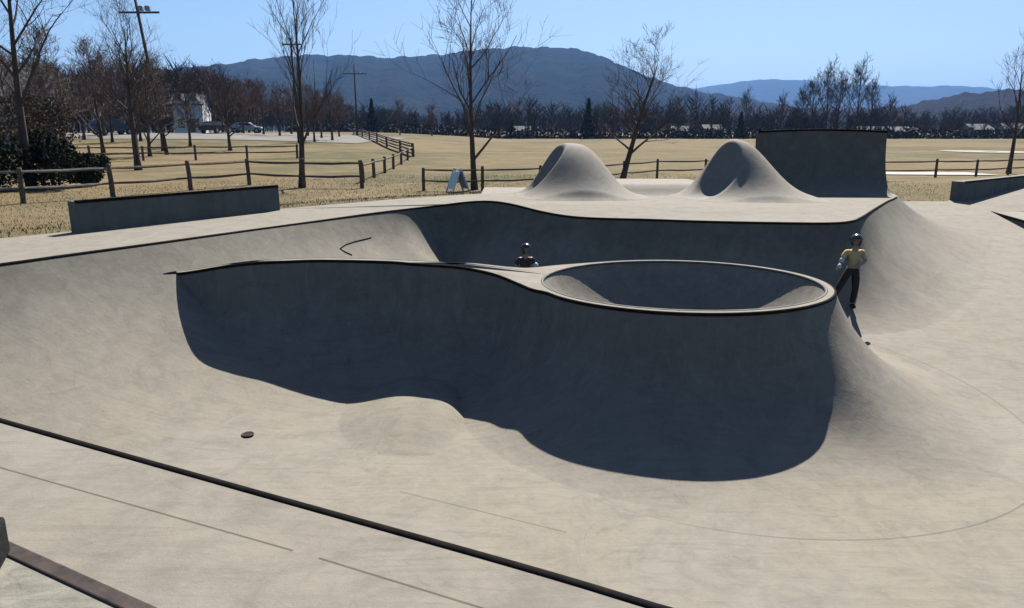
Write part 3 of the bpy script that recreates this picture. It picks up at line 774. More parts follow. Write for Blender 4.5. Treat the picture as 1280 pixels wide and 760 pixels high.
for x, y, rx, h, lab in ((-18.3, 25.4, 1.55, 2.55, 'dark evergreen shrub beneath the large forked tree'), (-16.5, 26.6, 1.4, 2.4, 'dark evergreen shrub filling the gap behind the sagging rails'),
                         (-20.5, 26.2, 1.7, 2.5, 'dark evergreen shrub cut by the frame edge'), (-16.1, 28.2, 0.8, 1.5, 'lower olive evergreen shrub at the open end of the hedge')):
    o = empty('evergreen_shrub', (x, y, G1(x, y)), 0, lab, 'shrub', 'evergreen shrubs behind the fence')
    leaf_mass(rd, 0, 0, h * 0.42, rx, 1.2, h * 0.5, 5200, 0.07).build('foliage', m_ever, o)
    st = MB()
    for k in range(5): st.tube([(rd.uniform(-.2, .2), rd.uniform(-.2, .2), -0.1), (rd.uniform(-.6, .6), rd.uniform(-.5, .5), h * 0.7)], [0.05, 0.02], 5)
    st.build('stems', m_bark, o)
for x, y, h in ((-22.9, 38, 3.9), (-26.8, 43, 4.4), (-29.6, 47, 4.3), (-26.5, 38.5, 4.3)):
    o = empty('oak_tree', (x, y, G1(x, y)), 0, 'bushy oak tree still holding brown dead leaves behind the evergreen shrubs', 'tree', 'brown leaved oaks')
    leaf_mass(rd, 0, 0, h * 0.55, h * 0.42, h * 0.42, h * 0.40, 900, 0.08, 0.6).build('crown', m_oak, o)
    tr = make_tree(int(x * -7), h, 0.13, levels=3, kids=(6, 4, 3)); tr[0].build('trunk', m_bark, o, True); tr[1].build('limbs', m_twig, o)

# far woods beyond the field: a mass nobody could count
def woods(name, n, span, seed, hmin, hmax, mat, label, twigs=46, tw=0.05):
    rg = np.random.default_rng(seed); VV, FF, base = [], [], 0
    for k in range(n):
        x, y = span(rg); z = G1(x, y); h = rg.uniform(hmin, hmax) * (1 + 0.18 * math.sin(x * 0.045) + 0.10 * math.sin(x * 0.13 + 2)); wd = h * rg.uniform(0.20, 0.32)
        T = [((0, 0, -0.5), (rg.normal(0, 0.03) * h, rg.normal(0, 0.03) * h, h * 0.85), 0.012 * h)]
        t = rg.uniform(0.08, 0.95, twigs); a = rg.uniform(0, 6.283, twigs); L = wd * (1.15 - 0.75 * t) * rg.uniform(0.6, 1.3, twigs)
        for i in range(twigs):
            bx, by = rg.normal(0, 0.1 * wd, 2); z0 = h * (0.12 + 0.75 * t[i])
            T.append(((bx, by, z0), (bx + math.cos(a[i]) * L[i], by + math.sin(a[i]) * L[i], z0 + L[i] * rg.uniform(0.4, 1.5)), tw * rg.uniform(0.6, 1.8)))
        for p, q, wdt in T:
            dx, dz = q[0] - p[0], q[2] - p[2]; l = math.hypot(dx, dz) + 1e-6; ox, oz = -dz / l * wdt, dx / l * wdt
            VV += [(x + p[0] - ox, y + p[1], z + p[2] - oz), (x + p[0] + ox, y + p[1], z + p[2] + oz), (x + q[0] + ox * .3, y + q[1], z + q[2] + oz * .3), (x + q[0] - ox * .3, y + q[1], z + q[2] - oz * .3),
                   (x + p[0], y + p[1] - wdt, z + p[2]), (x + p[0], y + p[1] + wdt, z + p[2])]
            FF += [(base, base + 1, base + 2, base + 3), (base + 4, base + 5, base + 2)]; base += 6
    o = mesh(name, VV, FF, mat); return tag(o, label, 'woods', kind='stuff')
def twigmass(name, cols):
    m, nt, b = newmat(name, 0.95, 0, 0.05)
    g = N(nt, 'ShaderNodeNewGeometry'); f = noise(nt, position(nt, (1, 0.3, 0.3)), 0.09, 3, 0.6)
    col = mixc(nt, ramp(nt, f, 0.4, 0.6), cols[0], cols[1]); col = mixc(nt, mth(nt, 'MULTIPLY', g.outputs['Random Per Island'], 0.6), col, cols[2])
    nt.links.new(col, b.inputs['Base Color']); return m
m_w1 = twigmass('woods_twigs', ((0.048, 0.041, 0.044), (0.075, 0.062, 0.062), (0.14, 0.125, 0.12)))
woods("woods", 1400, lambda r: (r.uniform(-190, 330), 0) if False else ((lambda y: (r.uniform(-0.50, 1.0) * y, y))(190 + 190 * r.random() ** 1.4)), 21, 6.0, 10.5, m_w1, 'dark bare woods along the far side of the field')
m_w2 = twigmass('brown_wood_twigs', ((0.055, 0.040, 0.032), (0.10, 0.070, 0.055), (0.15, 0.125, 0.105)))
woods('brown_woods', 330, lambda r: (lambda y: (r.uniform(-0.80, -0.36) * y, y))(r.uniform(112, 165)), 33, 8.5, 12.5, m_w2, 'dense brown leafless woods behind the parking lot', 70, 0.045)
# shrub layer at the feet of the woods
rg = np.random.default_rng(9); mb = MB()
for k in range(9000):
    y = rg.uniform(186, 200); x = rg.uniform(-0.30, 0.82) * y; z = G1(x, y) + rg.random() ** 2 * 2.4
    a = rg.normal(0, 1, 3); a /= np.linalg.norm(a); c_ = np.cross(a, rg.normal(0, 1, 3)); c_ /= np.linalg.norm(c_); s = rg.uniform(0.25, 0.6); p = np.array([x, y, z])
    mb.add([p - a * s, p + c_ * s * 0.7, p + a * s, p - c_ * s * 0.7], [(0, 1, 2, 3)])
tag(mb.build('undergrowth', leafmat('undergrowth_leaves', (0.022, 0.024, 0.018), (0.055, 0.045, 0.035))), 'dark scrubby undergrowth at the foot of the far woods', 'undergrowth', kind='stuff')
# tall trees that stand out above the woods
tall = make_tree(120, 17, 0.26, spread=0.55, kids=(8, 5, 4, 3), start=0.3, min_r=0.035, up=0.5)
x, y = px_spot(1068, 185); pt = tree('tall_woodland_tree', x, y, tall, 'tall bare tree rising above the far woods behind the quarter pipe', group='tall trees over the far woods', twig=m_twig)
copies(pt, 'tall_woodland_tree', [(*px_spot(p, d_), s, p) for p, d_, s in ((1012, 190, 0.86), (1030, 186, 0.92), (1046, 192, 0.96), (1000, 196, 0.72), (1086, 194, 0.74), (975, 188, 0.62), (1110, 190, 0.6), (930, 196, 0.66))],
       'tall bare tree rising above the far woods behind the quarter pipe', 'tall trees over the far woods')
# cedars among the woods
m_ced = leafmat('cedar_needles', (0.014, 0.022, 0.016), (0.030, 0.040, 0.026))
def cedar(h, seed):
    rd = random.Random(seed); mb = MB()
    for k in range(900):
        t = rd.random() ** 1.3; r = h * 0.2 * (1 - t) * rd.uniform(0.5, 1.05) + 0.1; a = rd.uniform(0, 6.28); p = Vector((math.cos(a) * r, math.sin(a) * r, h * (0.06 + 0.94 * t)))
        u = Vector((rd.gauss(0, 1), rd.gauss(0, 1), rd.gauss(0, 1))).normalized() * 0.35; v = u.cross(Vector((rd.gauss(0, 1), rd.gauss(0, 1), 1))).normalized() * 0.22
        mb.add([p - u, p + v, p + u, p - v], [(0, 1, 2, 3)])
    return mb
x, y = px_spot(735, 184); pc = empty('cedar_tree', (x, y, G1(x, y)), 0, 'dark green cedar standing in front of the far bare woods', 'tree', 'cedars at the far woods')
cedar(9.5, 5).build('crown', m_ced, pc); tk = MB(); tk.tube([(0, 0, -0.3), (0, 0, 6)], [0.2, 0.06], 6); tk.build('trunk', m_bark, pc)
copies(pc, 'cedar_tree', [(*px_spot(p, d_), s, p) for p, d_, s in ((466, 180, 0.85), (925, 184, 0.75), (640, 187, 0.5))],
       'dark green cedar standing in front of the far bare woods', 'cedars at the far woods')

# ------------------------------------------------------------------ hills
def hill(name, crest, dist, depth, mat, seed, spur=0.18, nz=1.0, daz=0.25):
    """crest: (pixel x, pixel y) on the sky line; the ridge stands at that distance"""
    p13 = R(13.27); az, el = [], []
    for x, y in crest:
        u, v = x - 640, y - 380
        f = 920 * math.cos(p13) - v * math.sin(p13); dn = 920 * math.sin(p13) + v * math.cos(p13)
        az.append(math.atan2(u, f)); el.append(-dn / math.hypot(u, f))
    rg = np.random.default_rng(seed); ph = rg.uniform(0, 6.28, 12)
    A = np.arange(az[0], az[-1], R(daz)); D = np.linspace(-1, 1, 41)
    V, F = [], []
    for a in A:
        h = np.interp(a, az, el) * dist + CAM_Z
        h += nz * dist * 0.0008 * (math.sin(a * 170 + ph[0]) + 0.7 * math.sin(a * 310 + ph[1]) + 0.5 * math.sin(a * 620 + ph[2]))
        for t in D:
            dd = dist + t * depth
            prof = (1 - abs(t) ** 1.35)
            sp_ = 1 + spur * (1 - prof) * (math.sin(a * 42 + ph[3] + t * 2) + 0.6 * math.sin(a * 95 + ph[4] - t * 4))
            V.append((dd * math.sin(a), dd * math.cos(a), max(-0.9, (h + 1) * prof * sp_ * (1 if t <= 0 else 1) - 1.0)))
    n = len(D)
    for i in range(len(A) - 1):
        for j in range(n - 1):
            a = i * n + j; F.append((a, a + n, a + n + 1, a + 1))
    return struct(mesh(name, V, F, mat, None, True))
def hillmat(name, a, b_, s):
    m, nt, b = newmat(name, 1.0, 0, 0.0)
    P = position(nt); f = noise(nt, P, s, 8, 0.7); g = noise(nt, P, s * 12, 4, 0.7)
    col = mixc(nt, ramp(nt, f, 0.38, 0.62), a, b_); col = mixc(nt, mth(nt, 'MULTIPLY', ramp(nt, g, 0.5, 0.7), 0.5), col, tuple(c * 0.5 for c in a))
    nt.links.new(col, b.inputs['Base Color']); bump(nt, b, mth(nt, 'ADD', f, mth(nt, 'MULTIPLY', g, 0.15)), 0.8, 40); return m
hill('wooded_mountain', [(-700, 140), (-200, 110), (0, 100), (150, 90), (230, 85), (290, 80), (335, 73), (380, 69), (430, 70), (480, 73), (530, 70), (570, 67), (610, 62), (650, 59), (700, 60), (735, 65), (765, 77), (800, 92), (830, 103), (880, 116), (940, 124), (1000, 135), (1100, 150), (1200, 160)],
     2900, 1500, hillmat('mountain_forest', (0.013, 0.016, 0.016), (0.028, 0.028, 0.027), 0.008), 3)
hill('distant_mountain', [(500, 150), (700, 125), (830, 114), (880, 109), (912, 104), (950, 99), (1000, 100), (1050, 104), (1100, 107), (1150, 108), (1200, 107), (1260, 112), (1400, 108), (1700, 118), (2200, 135)],
     7500, 2500, hillmat('far_forest', (0.03, 0.034, 0.034), (0.045, 0.046, 0.044), 0.002), 8, 0.12, 0.5)
hill('wooded_hill', [(560, 165), (700, 152), (850, 138), (950, 134), (1050, 136), (1120, 134), (1160, 126), (1195, 118), (1240, 114), (1290, 110), (1400, 108), (1600, 115), (2000, 140)],
     1500, 420, hillmat('hill_forest', (0.034, 0.031, 0.037), (0.058, 0.051, 0.056), 0.05), 5, 0.1, 1.2, 0.12)

# ------------------------------------------------------------------ buildings, poles, cars
m_white = varied('white_siding', (0.36, 0.36, 0.36), (0.44, 0.44, 0.43), 2, 0.7)
m_roof = varied('grey_roof', (0.10, 0.10, 0.11), (0.16, 0.16, 0.17), 3, 0.9)
m_roofl = varied('pale_metal_roof', (0.10, 0.105, 0.11), (0.13, 0.135, 0.14), 3, 0.9)
m_win = varied('window_glass', (0.02, 0.025, 0.03), (0.04, 0.045, 0.05), 2, 0.15, spec=0.6)
m_brown = varied('brown_siding', (0.14, 0.09, 0.07), (0.2, 0.14, 0.1), 2, 0.8)
m_bright = varied('bright_white_siding', (0.75, 0.75, 0.74), (0.82, 0.82, 0.81), 2, 0.7)
def house(x, y, wd, dp, hw, hr, rz, label, wall=m_white, roof=m_roof, dormers=0):
    if y > 175: wd, dp, hw, hr, y = wd * 0.72, dp * 0.8, hw * 0.85, hr * 0.8, y + 17; x *= y / (y - 17)
    o = empty('house', (x, y, G1(x, y) - 0.1), rz, label, 'house')
    a, b_ = wd / 2, dp / 2
    V = [(-a, -b_, 0), (a, -b_, 0), (a, b_, 0), (-a, b_, 0), (-a, -b_, hw), (a, -b_, hw), (a, b_, hw), (-a, b_, hw), (-a, 0, hw + hr), (a, 0, hw + hr)]
    mesh('wall', V, [(0, 1, 5, 4), (1, 2, 6, 9, 5), (2, 3, 7, 6), (3, 0, 4, 8, 7)], wall, o)
    e = 0.35; k = hr / b_
    V = []
    for s in (-1, 1):
        for zz in (0, 0.15):
            V += [(-a - e, s * (b_ + e), hw - e * k + zz), (a + e, s * (b_ + e), hw - e * k + zz), (a + e, 0, hw + hr + zz), (-a - e, 0, hw + hr + zz)]
    Fc = []
    for q in (0, 8):
        Fc += [(q, q + 1, q + 2, q + 3), (q + 7, q + 6, q + 5, q + 4), (q, q + 4, q + 5, q + 1), (q + 1, q + 5, q + 6, q + 2), (q + 3, q + 7, q + 4, q)]
    rf = mesh('roof', V, Fc, roof, o)
    nw = max(2, int(wd / 2.6))
    for fl in range(max(1, int(hw / 2.7))):
        for i in range(nw):
            m1 = MB(); m1.box((-a + (i + 0.5) * wd / nw, -b_ - 0.02, 1.5 + fl * 2.7), (0.9, 0.08, 1.3)); m1.build('window', m_win, o)
    m1 = MB(); m1.box((0.08 * wd, -b_ - 0.03, 1.05), (1.0, 0.1, 2.1)); m1.build('door', m_brown, o)
    for i in range(dormers):
        k_ = wd / 9.0; cx = (i - (dormers - 1) / 2) * wd * 0.52
        V = [(cx - k_ * 1.5, -b_ - 0.25, hw - 0.2), (cx + k_ * 1.5, -b_ - 0.25, hw - 0.2), (cx + k_ * 1.5, -b_ - 0.25, hw + k_ * 1.0), (cx, -b_ - 0.25, hw + k_ * 3.1), (cx - k_ * 1.5, -b_ - 0.25, hw + k_ * 1.0),
             (cx - k_ * 1.5, 0, hw - 0.2), (cx + k_ * 1.5, 0, hw - 0.2), (cx + k_ * 1.5, 0, hw + k_ * 1.0), (cx, 0, hw + k_ * 3.1), (cx - k_ * 1.5, 0, hw + k_ * 1.0)]
        dm_ = mesh('gable', V, [(0, 1, 2, 3, 4), (1, 6, 7, 2), (5, 0, 4, 9)], wall, o)
        mesh('gable_roof', [(cx - k_ * 1.9, -b_ - 0.6, hw + k_ * 0.55), (cx, -b_ - 0.6, hw + k_ * 3.25), (cx + k_ * 1.9, -b_ - 0.6, hw + k_ * 0.55), (cx - k_ * 1.9, 0, hw + k_ * 0.55), (cx, 0, hw + k_ * 3.25), (cx + k_ * 1.9, 0, hw + k_ * 0.55)], [(0, 1, 4, 3), (1, 2, 5, 4)], roof, dm_)
        m1 = MB(); m1.box((cx, -b_ - 0.28, hw + 0.9), (0.8, 0.08, 1.1)); m1.build('window', m_win, o)
    return o
x, y = px_spot(244, 111); house(x, y, 4.0, 5, 4.2, 1.3, 0.15, 'white two gabled house behind the parking lot trees', wall=m_bright, dormers=2)
x, y = px_spot(888, 184); house(x, y, 7, 6, 2.6, 1.6, 0.2, 'small pale house at the woods edge beside the peaked hump', roof=m_roofl)
x, y = px_spot(850, 185); house(x, y, 6, 6, 2.4, 1.4, -0.2, 'small low white house with pale roof at the woods edge', roof=m_roofl)
x, y = px_spot(1085, 182); house(x, y, 9, 6, 2.2, 1.5, -0.1, 'low pale roofed building at the woods edge behind the quarter pipe', m_brown, m_roofl)
x, y = px_spot(1125, 184); house(x, y, 10, 6, 2.2, 1.4, 0.1, 'low brown building with red brown walls beyond the field', m_brown, m_roof)
x, y = px_spot(1218, 181); house(x, y, 9, 6, 2.8, 1.6, 0.25, 'white house beyond the sandy infield', roof=m_roofl)
x, y = px_spot(1268, 186); house(x, y, 10, 6, 3.0, 1.6, -0.15, 'grey white house at the woods edge cut by the frame', roof=m_roof)
x, y = px_spot(652, 188); house(x, y, 6, 5, 2.4, 1.4, 0.1, 'tiny pale house at the woods edge beside the tall bare tree', roof=m_roofl)
x, y = px_spot(28, 60); house(x, y, 5, 5, 4.2, 2.0, 0.5, 'white house half hidden in the wood behind the evergreen shrubs')

m_pole = varied('dark_pole_wood', (0.035, 0.03, 0.028), (0.07, 0.06, 0.055), 4, 0.9, stretch=(1, 1, 0.3))
m_lampg = varied('lamp_housing', (0.30, 0.31, 0.33), (0.4, 0.41, 0.43), 5, 0.5)
def pole(name, x, y, h, r, lean, arm, armz, label, lamps=0):
    o = empty(name, (x, y, G1(x, y)), 0, label, 'pole')
    m1 = MB(); m1.tube([(0, 0, -0.4), (lean * 0.5, 0, h * 0.5), (lean, 0, h)], [r, r * 0.85, r * 0.7], 8); m1.build('shaft', m_pole, o, True)
    lx = lean * armz / h
    m1 = MB(); m1.box((lx + arm * 0.05, -r, armz), (arm, 0.10, 0.13)); m1.build('crossarm', m_pole, o)
    for i in range(lamps):
        m1 = MB(); m1.box((lx + arm * (0.12 + 0.17 * i), -r - 0.12, armz + 0.26), (0.36, 0.30, 0.34), bev=0.05); m1.build('floodlight', m_lampg, o)
    if not lamps:
        for s in (-0.42, -0.2, 0.25, 0.47):
            m1 = MB(); m1.tube([(lx + arm * s, -r, armz + 0.05), (lx + arm * s, -r, armz + 0.25)], 0.05, 6); m1.build('insulator', m_lampg, o)
    return o
x, y = px_spot(209, 56); pole('light_pole', x, y, 11.0, 0.15, -1.15, 2.9, 9.95, 'tall leaning light pole with a crossarm and floodlights beside the full twiggy tree', lamps=2)
x, y = px_spot(374, 75); pole('utility_pole', x, y, 9.9, 0.13, -0.15, 1.8, 9.3, 'utility pole with a short crossarm behind the slim upright tree')
x, y = px_spot(447, 120); pole('utility_pole', x, y, 10.8, 0.15, 0.0, 3.6, 9.4, 'slim utility pole with a wide crossarm in front of the mountain')

m_blue = varied('dark_blue_paint', (0.02, 0.03, 0.06), (0.028, 0.04, 0.075), 1, 0.25, 0.2, spec=0.6)
m_blackp = varied('black_paint', (0.012, 0.012, 0.014), (0.02, 0.02, 0.022), 1, 0.25, 0.2, spec=0.6)
m_silver = varied('silver_paint', (0.45, 0.46, 0.47), (0.52, 0.53, 0.54), 1, 0.3, 0.5, spec=0.5)
m_tyre = varied('tyre', (0.01, 0.01, 0.01), (0.02, 0.02, 0.02), 4, 0.9)
m_lamp = varied('lamp_lens', (0.5, 0.5, 0.5), (0.6, 0.6, 0.6), 3, 0.2)
m_red = varied('tail_lamp_lens', (0.25, 0.01, 0.01), (0.3, 0.02, 0.02), 3, 0.2)
def car(x, y, rz, paint, label, suv=True):
    o = empty('parked_car', (x, y, G1(x, y) + 0.06), rz, label, 'car', 'cars parked on the gravel lot')
    hb, ht = (1.05, 1.75) if suv else (0.88, 1.42)
    P = [(-2.25, 0.35), (-2.3, 0.75), (-2.2, hb), (-1.95, hb + 0.05), (-1.75 if suv else -1.3, ht - 0.03), (-1.4 if suv else -0.8, ht), (0.25, ht), (0.55, ht - 0.08), (1.1, hb + 0.03), (2.0, hb - 0.12), (2.25, hb - 0.3), (2.3, 0.4)]
    V = []
    for s in (-1, 1):
        for px_, pz in P:
            wv = 0.92 if pz <= hb + 0.06 else 0.74
            V.append((px_, s * wv, pz))
    n = len(P); Fc = [tuple(range(n))[::-1], tuple(n + i for i in range(n))]
    for i in range(n): Fc.append((i, (i + 1) % n, n + (i + 1) % n, n + i))
    mesh('body', V, Fc, paint, o)
    for s in (-1, 1):
        m1 = MB()
        q = [(-1.6 if suv else -1.15, hb + 0.1), (-1.45 if suv else -0.85, ht - 0.1), (0.2, ht - 0.1), (0.85, hb + 0.1)]
        def yy(z): return s * (0.93 - 0.18 * (z - hb) / (ht - hb) + 0.0)
        m1.add([(a, yy(b_), b_) for a, b_ in q], [(0, 1, 2, 3) if s < 0 else (3, 2, 1, 0)]); m1.build('side_window', m_win, o)
    for nm, q in (('windscreen', [(0.63, ht - 0.13), (1.08, hb + 0.1)]), ('rear_window', [(-2.0 if suv else -1.92, hb + 0.1), (-1.8 if suv else -1.38, ht - 0.12)])):
        sg = 0.02 if nm == 'windscreen' else -0.02
        m1 = MB(); m1.add([(q[0][0] + sg, -0.68, q[0][1]), (q[0][0] + sg, 0.68, q[0][1]), (q[1][0] + sg, 0.68, q[1][1]), (q[1][0] + sg, -0.68, q[1][1])], [(0, 1, 2, 3)]); m1.build(nm, m_win, o)
    for wx in (-1.4, 1.4):
        for s in (-1, 1):
            bm = bmesh.new(); bmesh.ops.create_cone(bm, cap_ends=True, segments=18, radius1=0.36, radius2=0.36, depth=0.24)
            m1 = MB(); m1.frombm(bm, Matrix.Translation((wx, s * 0.84, 0.34)) @ Matrix.Rotation(R(90), 4, 'X')); wh = m1.build('wheel', m_tyre, o)
            bm = bmesh.new(); bmesh.ops.create_cone(bm, cap_ends=True, segments=14, radius1=0.2, radius2=0.2, depth=0.26)
            m1 = MB(); m1.frombm(bm, Matrix.Translation((wx, s * 0.845, 0.34)) @ Matrix.Rotation(R(90), 4, 'X')); m1.build('rim', m_silver, wh)
    for s in (-1, 1):
        m1 = MB(); m1.box((2.24, s * 0.68, hb - 0.32), (0.1, 0.36, 0.18), bev=0.02); m1.build('headlight', m_lamp, o)
        m1 = MB(); m1.box((-2.27, s * 0.76, hb - 0.12), (0.08, 0.24, 0.3), bev=0.02); m1.build('tail_light', m_red, o)
    return o
x, y = px_spot(143, 84); car(x, y, R(58), m_blue, 'dark blue car parked behind the bare tree with the full crown')
x, y = px_spot(272, 92); car(x, y, R(80), m_blackp, 'black car parked on the pale lot behind the trees', False)
x, y = px_spot(310, 104); car(x, y, R(10), m_silver, 'silver car parked beyond the reddish trees', False)

# white folding sign by the fence
m_signw = varied('white_sign_board', (0.85, 0.85, 0.82), (0.88, 0.88, 0.86), 3, 0.5)
x, y = -1.82, 25.0
t_s = empty('folding_sign', (x, y, G1(x, y)), R(-62), 'white folding sign standing in front of the rail fence', 'sign')
for s, lab in ((-1, 'front'), (1, 'rear')):
    M = Matrix.Translation((0, s * 0.16, 0.40)) @ Matrix.Rotation(R(s * 21), 4, 'X')
    m1 = MB(); m1.box(None, (0.55, 0.03, 0.62), m=M, bev=0.01); bd = m1.build('board', m_signw, t_s)
    for k in (-1, 1):
        m1 = MB(); m1.box(None, (0.05, 0.04, 0.84), m=Matrix.Translation((k * 0.26, s * 0.165, 0.385)) @ Matrix.Rotation(R(s * 21), 4, 'X')); m1.build('leg', m_signw, t_s)
# ------------------------------------------------------------------ people
def skin_mesh(name, V, E, rad, mat, parent, root=0, sub=2):
    me = bpy.data.meshes.new(name); me.from_pydata(V, E, []); me.update()
    o = bpy.data.objects.new(name, me); C.objects.link(o)
    bm = bmesh.new(); bm.from_mesh(me); lay = bm.verts.layers.skin.verify()
    bm.verts.ensure_lookup_table()
    for i, v in enumerate(bm.verts):
        r = rad[i]; v[lay].radius = (r, r) if isinstance(r, (int, float)) else r; v[lay].use_root = (i == root)
    bm.to_mesh(me); bm.free()
    md = o.modifiers.new('skin', 'SKIN'); md.use_smooth_shade = True; md.branch_smoothing = 0.6
    ms = o.modifiers.new('sub', 'SUBSURF'); ms.levels = sub; ms.render_levels = sub
    dg = bpy.context.evaluated_depsgraph_get(); ev = o.evaluated_get(dg)
    me2 = bpy.data.meshes.new_from_object(ev); o.modifiers.clear(); o.data = me2
    me2.materials.clear(); me2.materials.append(mat)
    for p in me2.polygons: p.use_smooth = True
    bpy.data.meshes.remove(me)
    o.parent = parent; return o
m_skin = varied('skin', (0.42, 0.26, 0.18), (0.48, 0.31, 0.22), 6, 0.6)
m_hair = varied('dark_hair', (0.025, 0.016, 0.01), (0.05, 0.03, 0.02), 12, 0.7)
m_black = varied('black_cloth', (0.010, 0.010, 0.012), (0.02, 0.02, 0.023), 14, 0.9)
m_tan = varied('tan_shirt_cloth', (0.62, 0.36, 0.12), (0.78, 0.54, 0.28), 7, 0.9)
m_helm = varied('black_helmet_shell', (0.014, 0.015, 0.02), (0.02, 0.022, 0.03), 4, 0.25, spec=0.6)
m_pad = varied('white_pad', (0.62, 0.62, 0.62), (0.75, 0.75, 0.75), 6, 0.6)
m_helm2 = varied('grey_helmet_shell', (0.25, 0.26, 0.28), (0.34, 0.35, 0.37), 4, 0.3, spec=0.6)
m_shirt2 = varied('charcoal_cloth', (0.014, 0.015, 0.018), (0.028, 0.03, 0.034), 14, 0.9)
m_eye = varied('eye', (0.02, 0.02, 0.02), (0.03, 0.03, 0.03), 4, 0.3)
m_mouth = varied('lips', (0.30, 0.12, 0.10), (0.34, 0.15, 0.12), 4, 0.5)
def hand(rd, parent, palm, dirv, side, s, mat):
    """palm, four bent fingers and a thumb as one skin"""
    d_ = Vector(dirv).normalized(); up = Vector(side).normalized(); cr = d_.cross(up).normalized()
    V = [Vector(palm), Vector(palm) + d_ * 0.045 * s]; E = [(0, 1)]; Rr = [0.020 * s, 0.024 * s]
    for k, (o_, L) in enumerate(((-0.026, 0.058), (-0.009, 0.068), (0.009, 0.064), (0.026, 0.050))):
        b0 = V[1] + cr * o_ * s + d_ * 0.012 * s; b1 = b0 + d_ * L * 0.5 * s - up * 0.006 * s; b2 = b1 + d_ * L * 0.38 * s - up * 0.022 * s
        n = len(V); V += [b0, b1, b2]; E += [(1, n), (n, n + 1), (n + 1, n + 2)]; Rr += [0.0095 * s, 0.0085 * s, 0.007 * s]
    n = len(V); t0 = V[0] + cr * -0.026 * s + d_ * 0.014 * s; t1 = t0 + (d_ * 0.6 - cr * 0.8).normalized() * 0.034 * s
    V += [t0, t1, t1 + d_ * 0.024 * s]; E += [(0, n), (n, n + 1), (n + 1, n + 2)]; Rr += [0.011 * s, 0.0095 * s, 0.008 * s]
    return V, E, Rr
def person(loc, rz, s, J, label, shirt, trousers, helm, pads, bare_arms=True):
    """J: joint positions for a body 1.0 tall; forward is -y"""
    o = empty('person', loc, rz, label, 'person')
    def P(k): return Vector(J[k]) * s
    names = ['pelvis', 'waist', 'chest', 'neck', 'head0', 'head1', 'head2', 'shL', 'elL', 'wrL', 'shR', 'elR', 'wrR', 'hipL', 'knL', 'anL', 'toL', 'hipR', 'knR', 'anR', 'toR']
    idx = {n: i for i, n in enumerate(names)}; V = [P(n) for n in names]
    E = [(idx[a], idx[b_]) for a, b_ in (('pelvis', 'waist'), ('waist', 'chest'), ('chest', 'neck'), ('neck', 'head0'), ('head0', 'head1'), ('head1', 'head2'), ('chest', 'shL'), ('shL', 'elL'), ('elL', 'wrL'),
         ('chest', 'shR'), ('shR', 'elR'), ('elR', 'wrR'), ('pelvis', 'hipL'), ('hipL', 'knL'), ('knL', 'anL'), ('anL', 'toL'), ('pelvis', 'hipR'), ('hipR', 'knR'), ('knR', 'anR'), ('anR', 'toR'))]
    rr = dict(pelvis=.066, waist=.062, chest=.072, neck=.030, head0=.044, head1=.058, head2=.050, shL=.034, elL=.024, wrL=.018, shR=.034, elR=.024, wrR=.018,
              hipL=.052, knL=.035, anL=.024, toL=.020, hipR=.052, knR=.035, anR=.024, toR=.020)
    Rad = [rr[n] * s for n in names]
    for sd in ('L', 'R'):
        dv = (P('wr' + sd) - P('el' + sd)); hv, he, hr = hand(random, o, P('wr' + sd) + dv.normalized() * 0.012 * s, dv, (0, -1, 0.3), s * 0.62, m_skin)
        n = len(V); V += hv; E += [(a + n, b_ + n) for a, b_ in he] + [(idx['wr' + sd], n)]; Rad += hr
    body = skin_mesh('body', V, E, Rad, m_skin, o)
    # shirt
    def lerp(a, b_, t): return P(a).lerp(P(b_), t)
    SV = [lerp('pelvis', 'waist', -0.1), P('waist'), P('chest'), lerp('chest', 'neck', 0.45), P('shL'), lerp('shL', 'elL', 0.85), P('shR'), lerp('shR', 'elR', 0.85)]
    SE = [(0, 1), (1, 2), (2, 3), (2, 4), (4, 5), (2, 6), (6, 7)]; SR = [x * s for x in (.080, .074, .082, .046, .046, .036, .046, .036)]
    skin_mesh('shirt', SV, SE, SR, shirt, body)
    TV = [lerp('pelvis', 'waist', 0.9), P('pelvis'), P('hipL'), P('knL'), lerp('knL', 'anL', 0.93), P('hipR'), P('knR'), lerp('knR', 'anR', 0.93)]
    TE = [(0, 1), (1, 2), (2, 3), (3, 4), (1, 5), (5, 6), (6, 7)]; TR = [x * s for x in (.066, .073, .062, .046, .037, .062, .046, .037)]
    skin_mesh('trousers', TV, TE, TR, trousers, body)
    for sd in ('L', 'R'):
        a = P('an' + sd); t = P('to' + sd); dv = (t - a); dv.z = 0; dv.normalize(); z0 = J['to' + sd][2] * s
        skin_mesh('shoe', [a - dv * 0.02 * s + Vector((0, 0, -0.004 * s)), a + dv * 0.035 * s + Vector((0, 0, (z0 - a.z) * 0.6)), t + dv * 0.02 * s], [(0, 1), (1, 2)], [0.034 * s, 0.032 * s, 0.027 * s], m_black, body, sub=1)
    hd = P('head1'); fw = Vector(J['face']).normalized()
    yaw = math.atan2(fw.x, -fw.y)
    M = Matrix.Translation(hd) @ Matrix.Rotation(yaw, 4, 'Z') @ Matrix.Diagonal((s, s, s, 1))
    hm = MB(); bm = bmesh.new(); bmesh.ops.create_uvsphere(bm, u_segments=20, v_segments=14, radius=1)
    bmesh.ops.delete(bm, geom=[v for v in bm.verts if v.co.z < -0.15 + 0.25 * max(0, -v.co.y)], context='VERTS')
    for v in bm.verts: v.co = Vector((v.co.x * 0.079, v.co.y * 0.092, v.co.z * 0.078 + 0.012))
    hm.frombm(bm, M); h_o = hm.build('helmet', helm, body, True)
    st = MB(); st.tube([M @ Vector(p) for p in ((-0.07, -0.005, 0.0), (-0.058, -0.02, -0.045), (0, -0.03, -0.075), (0.058, -0.02, -0.045), (0.07, -0.005, 0.0))], 0.004 * s, 5); st.build('chin_strap', m_black, h_o, True)
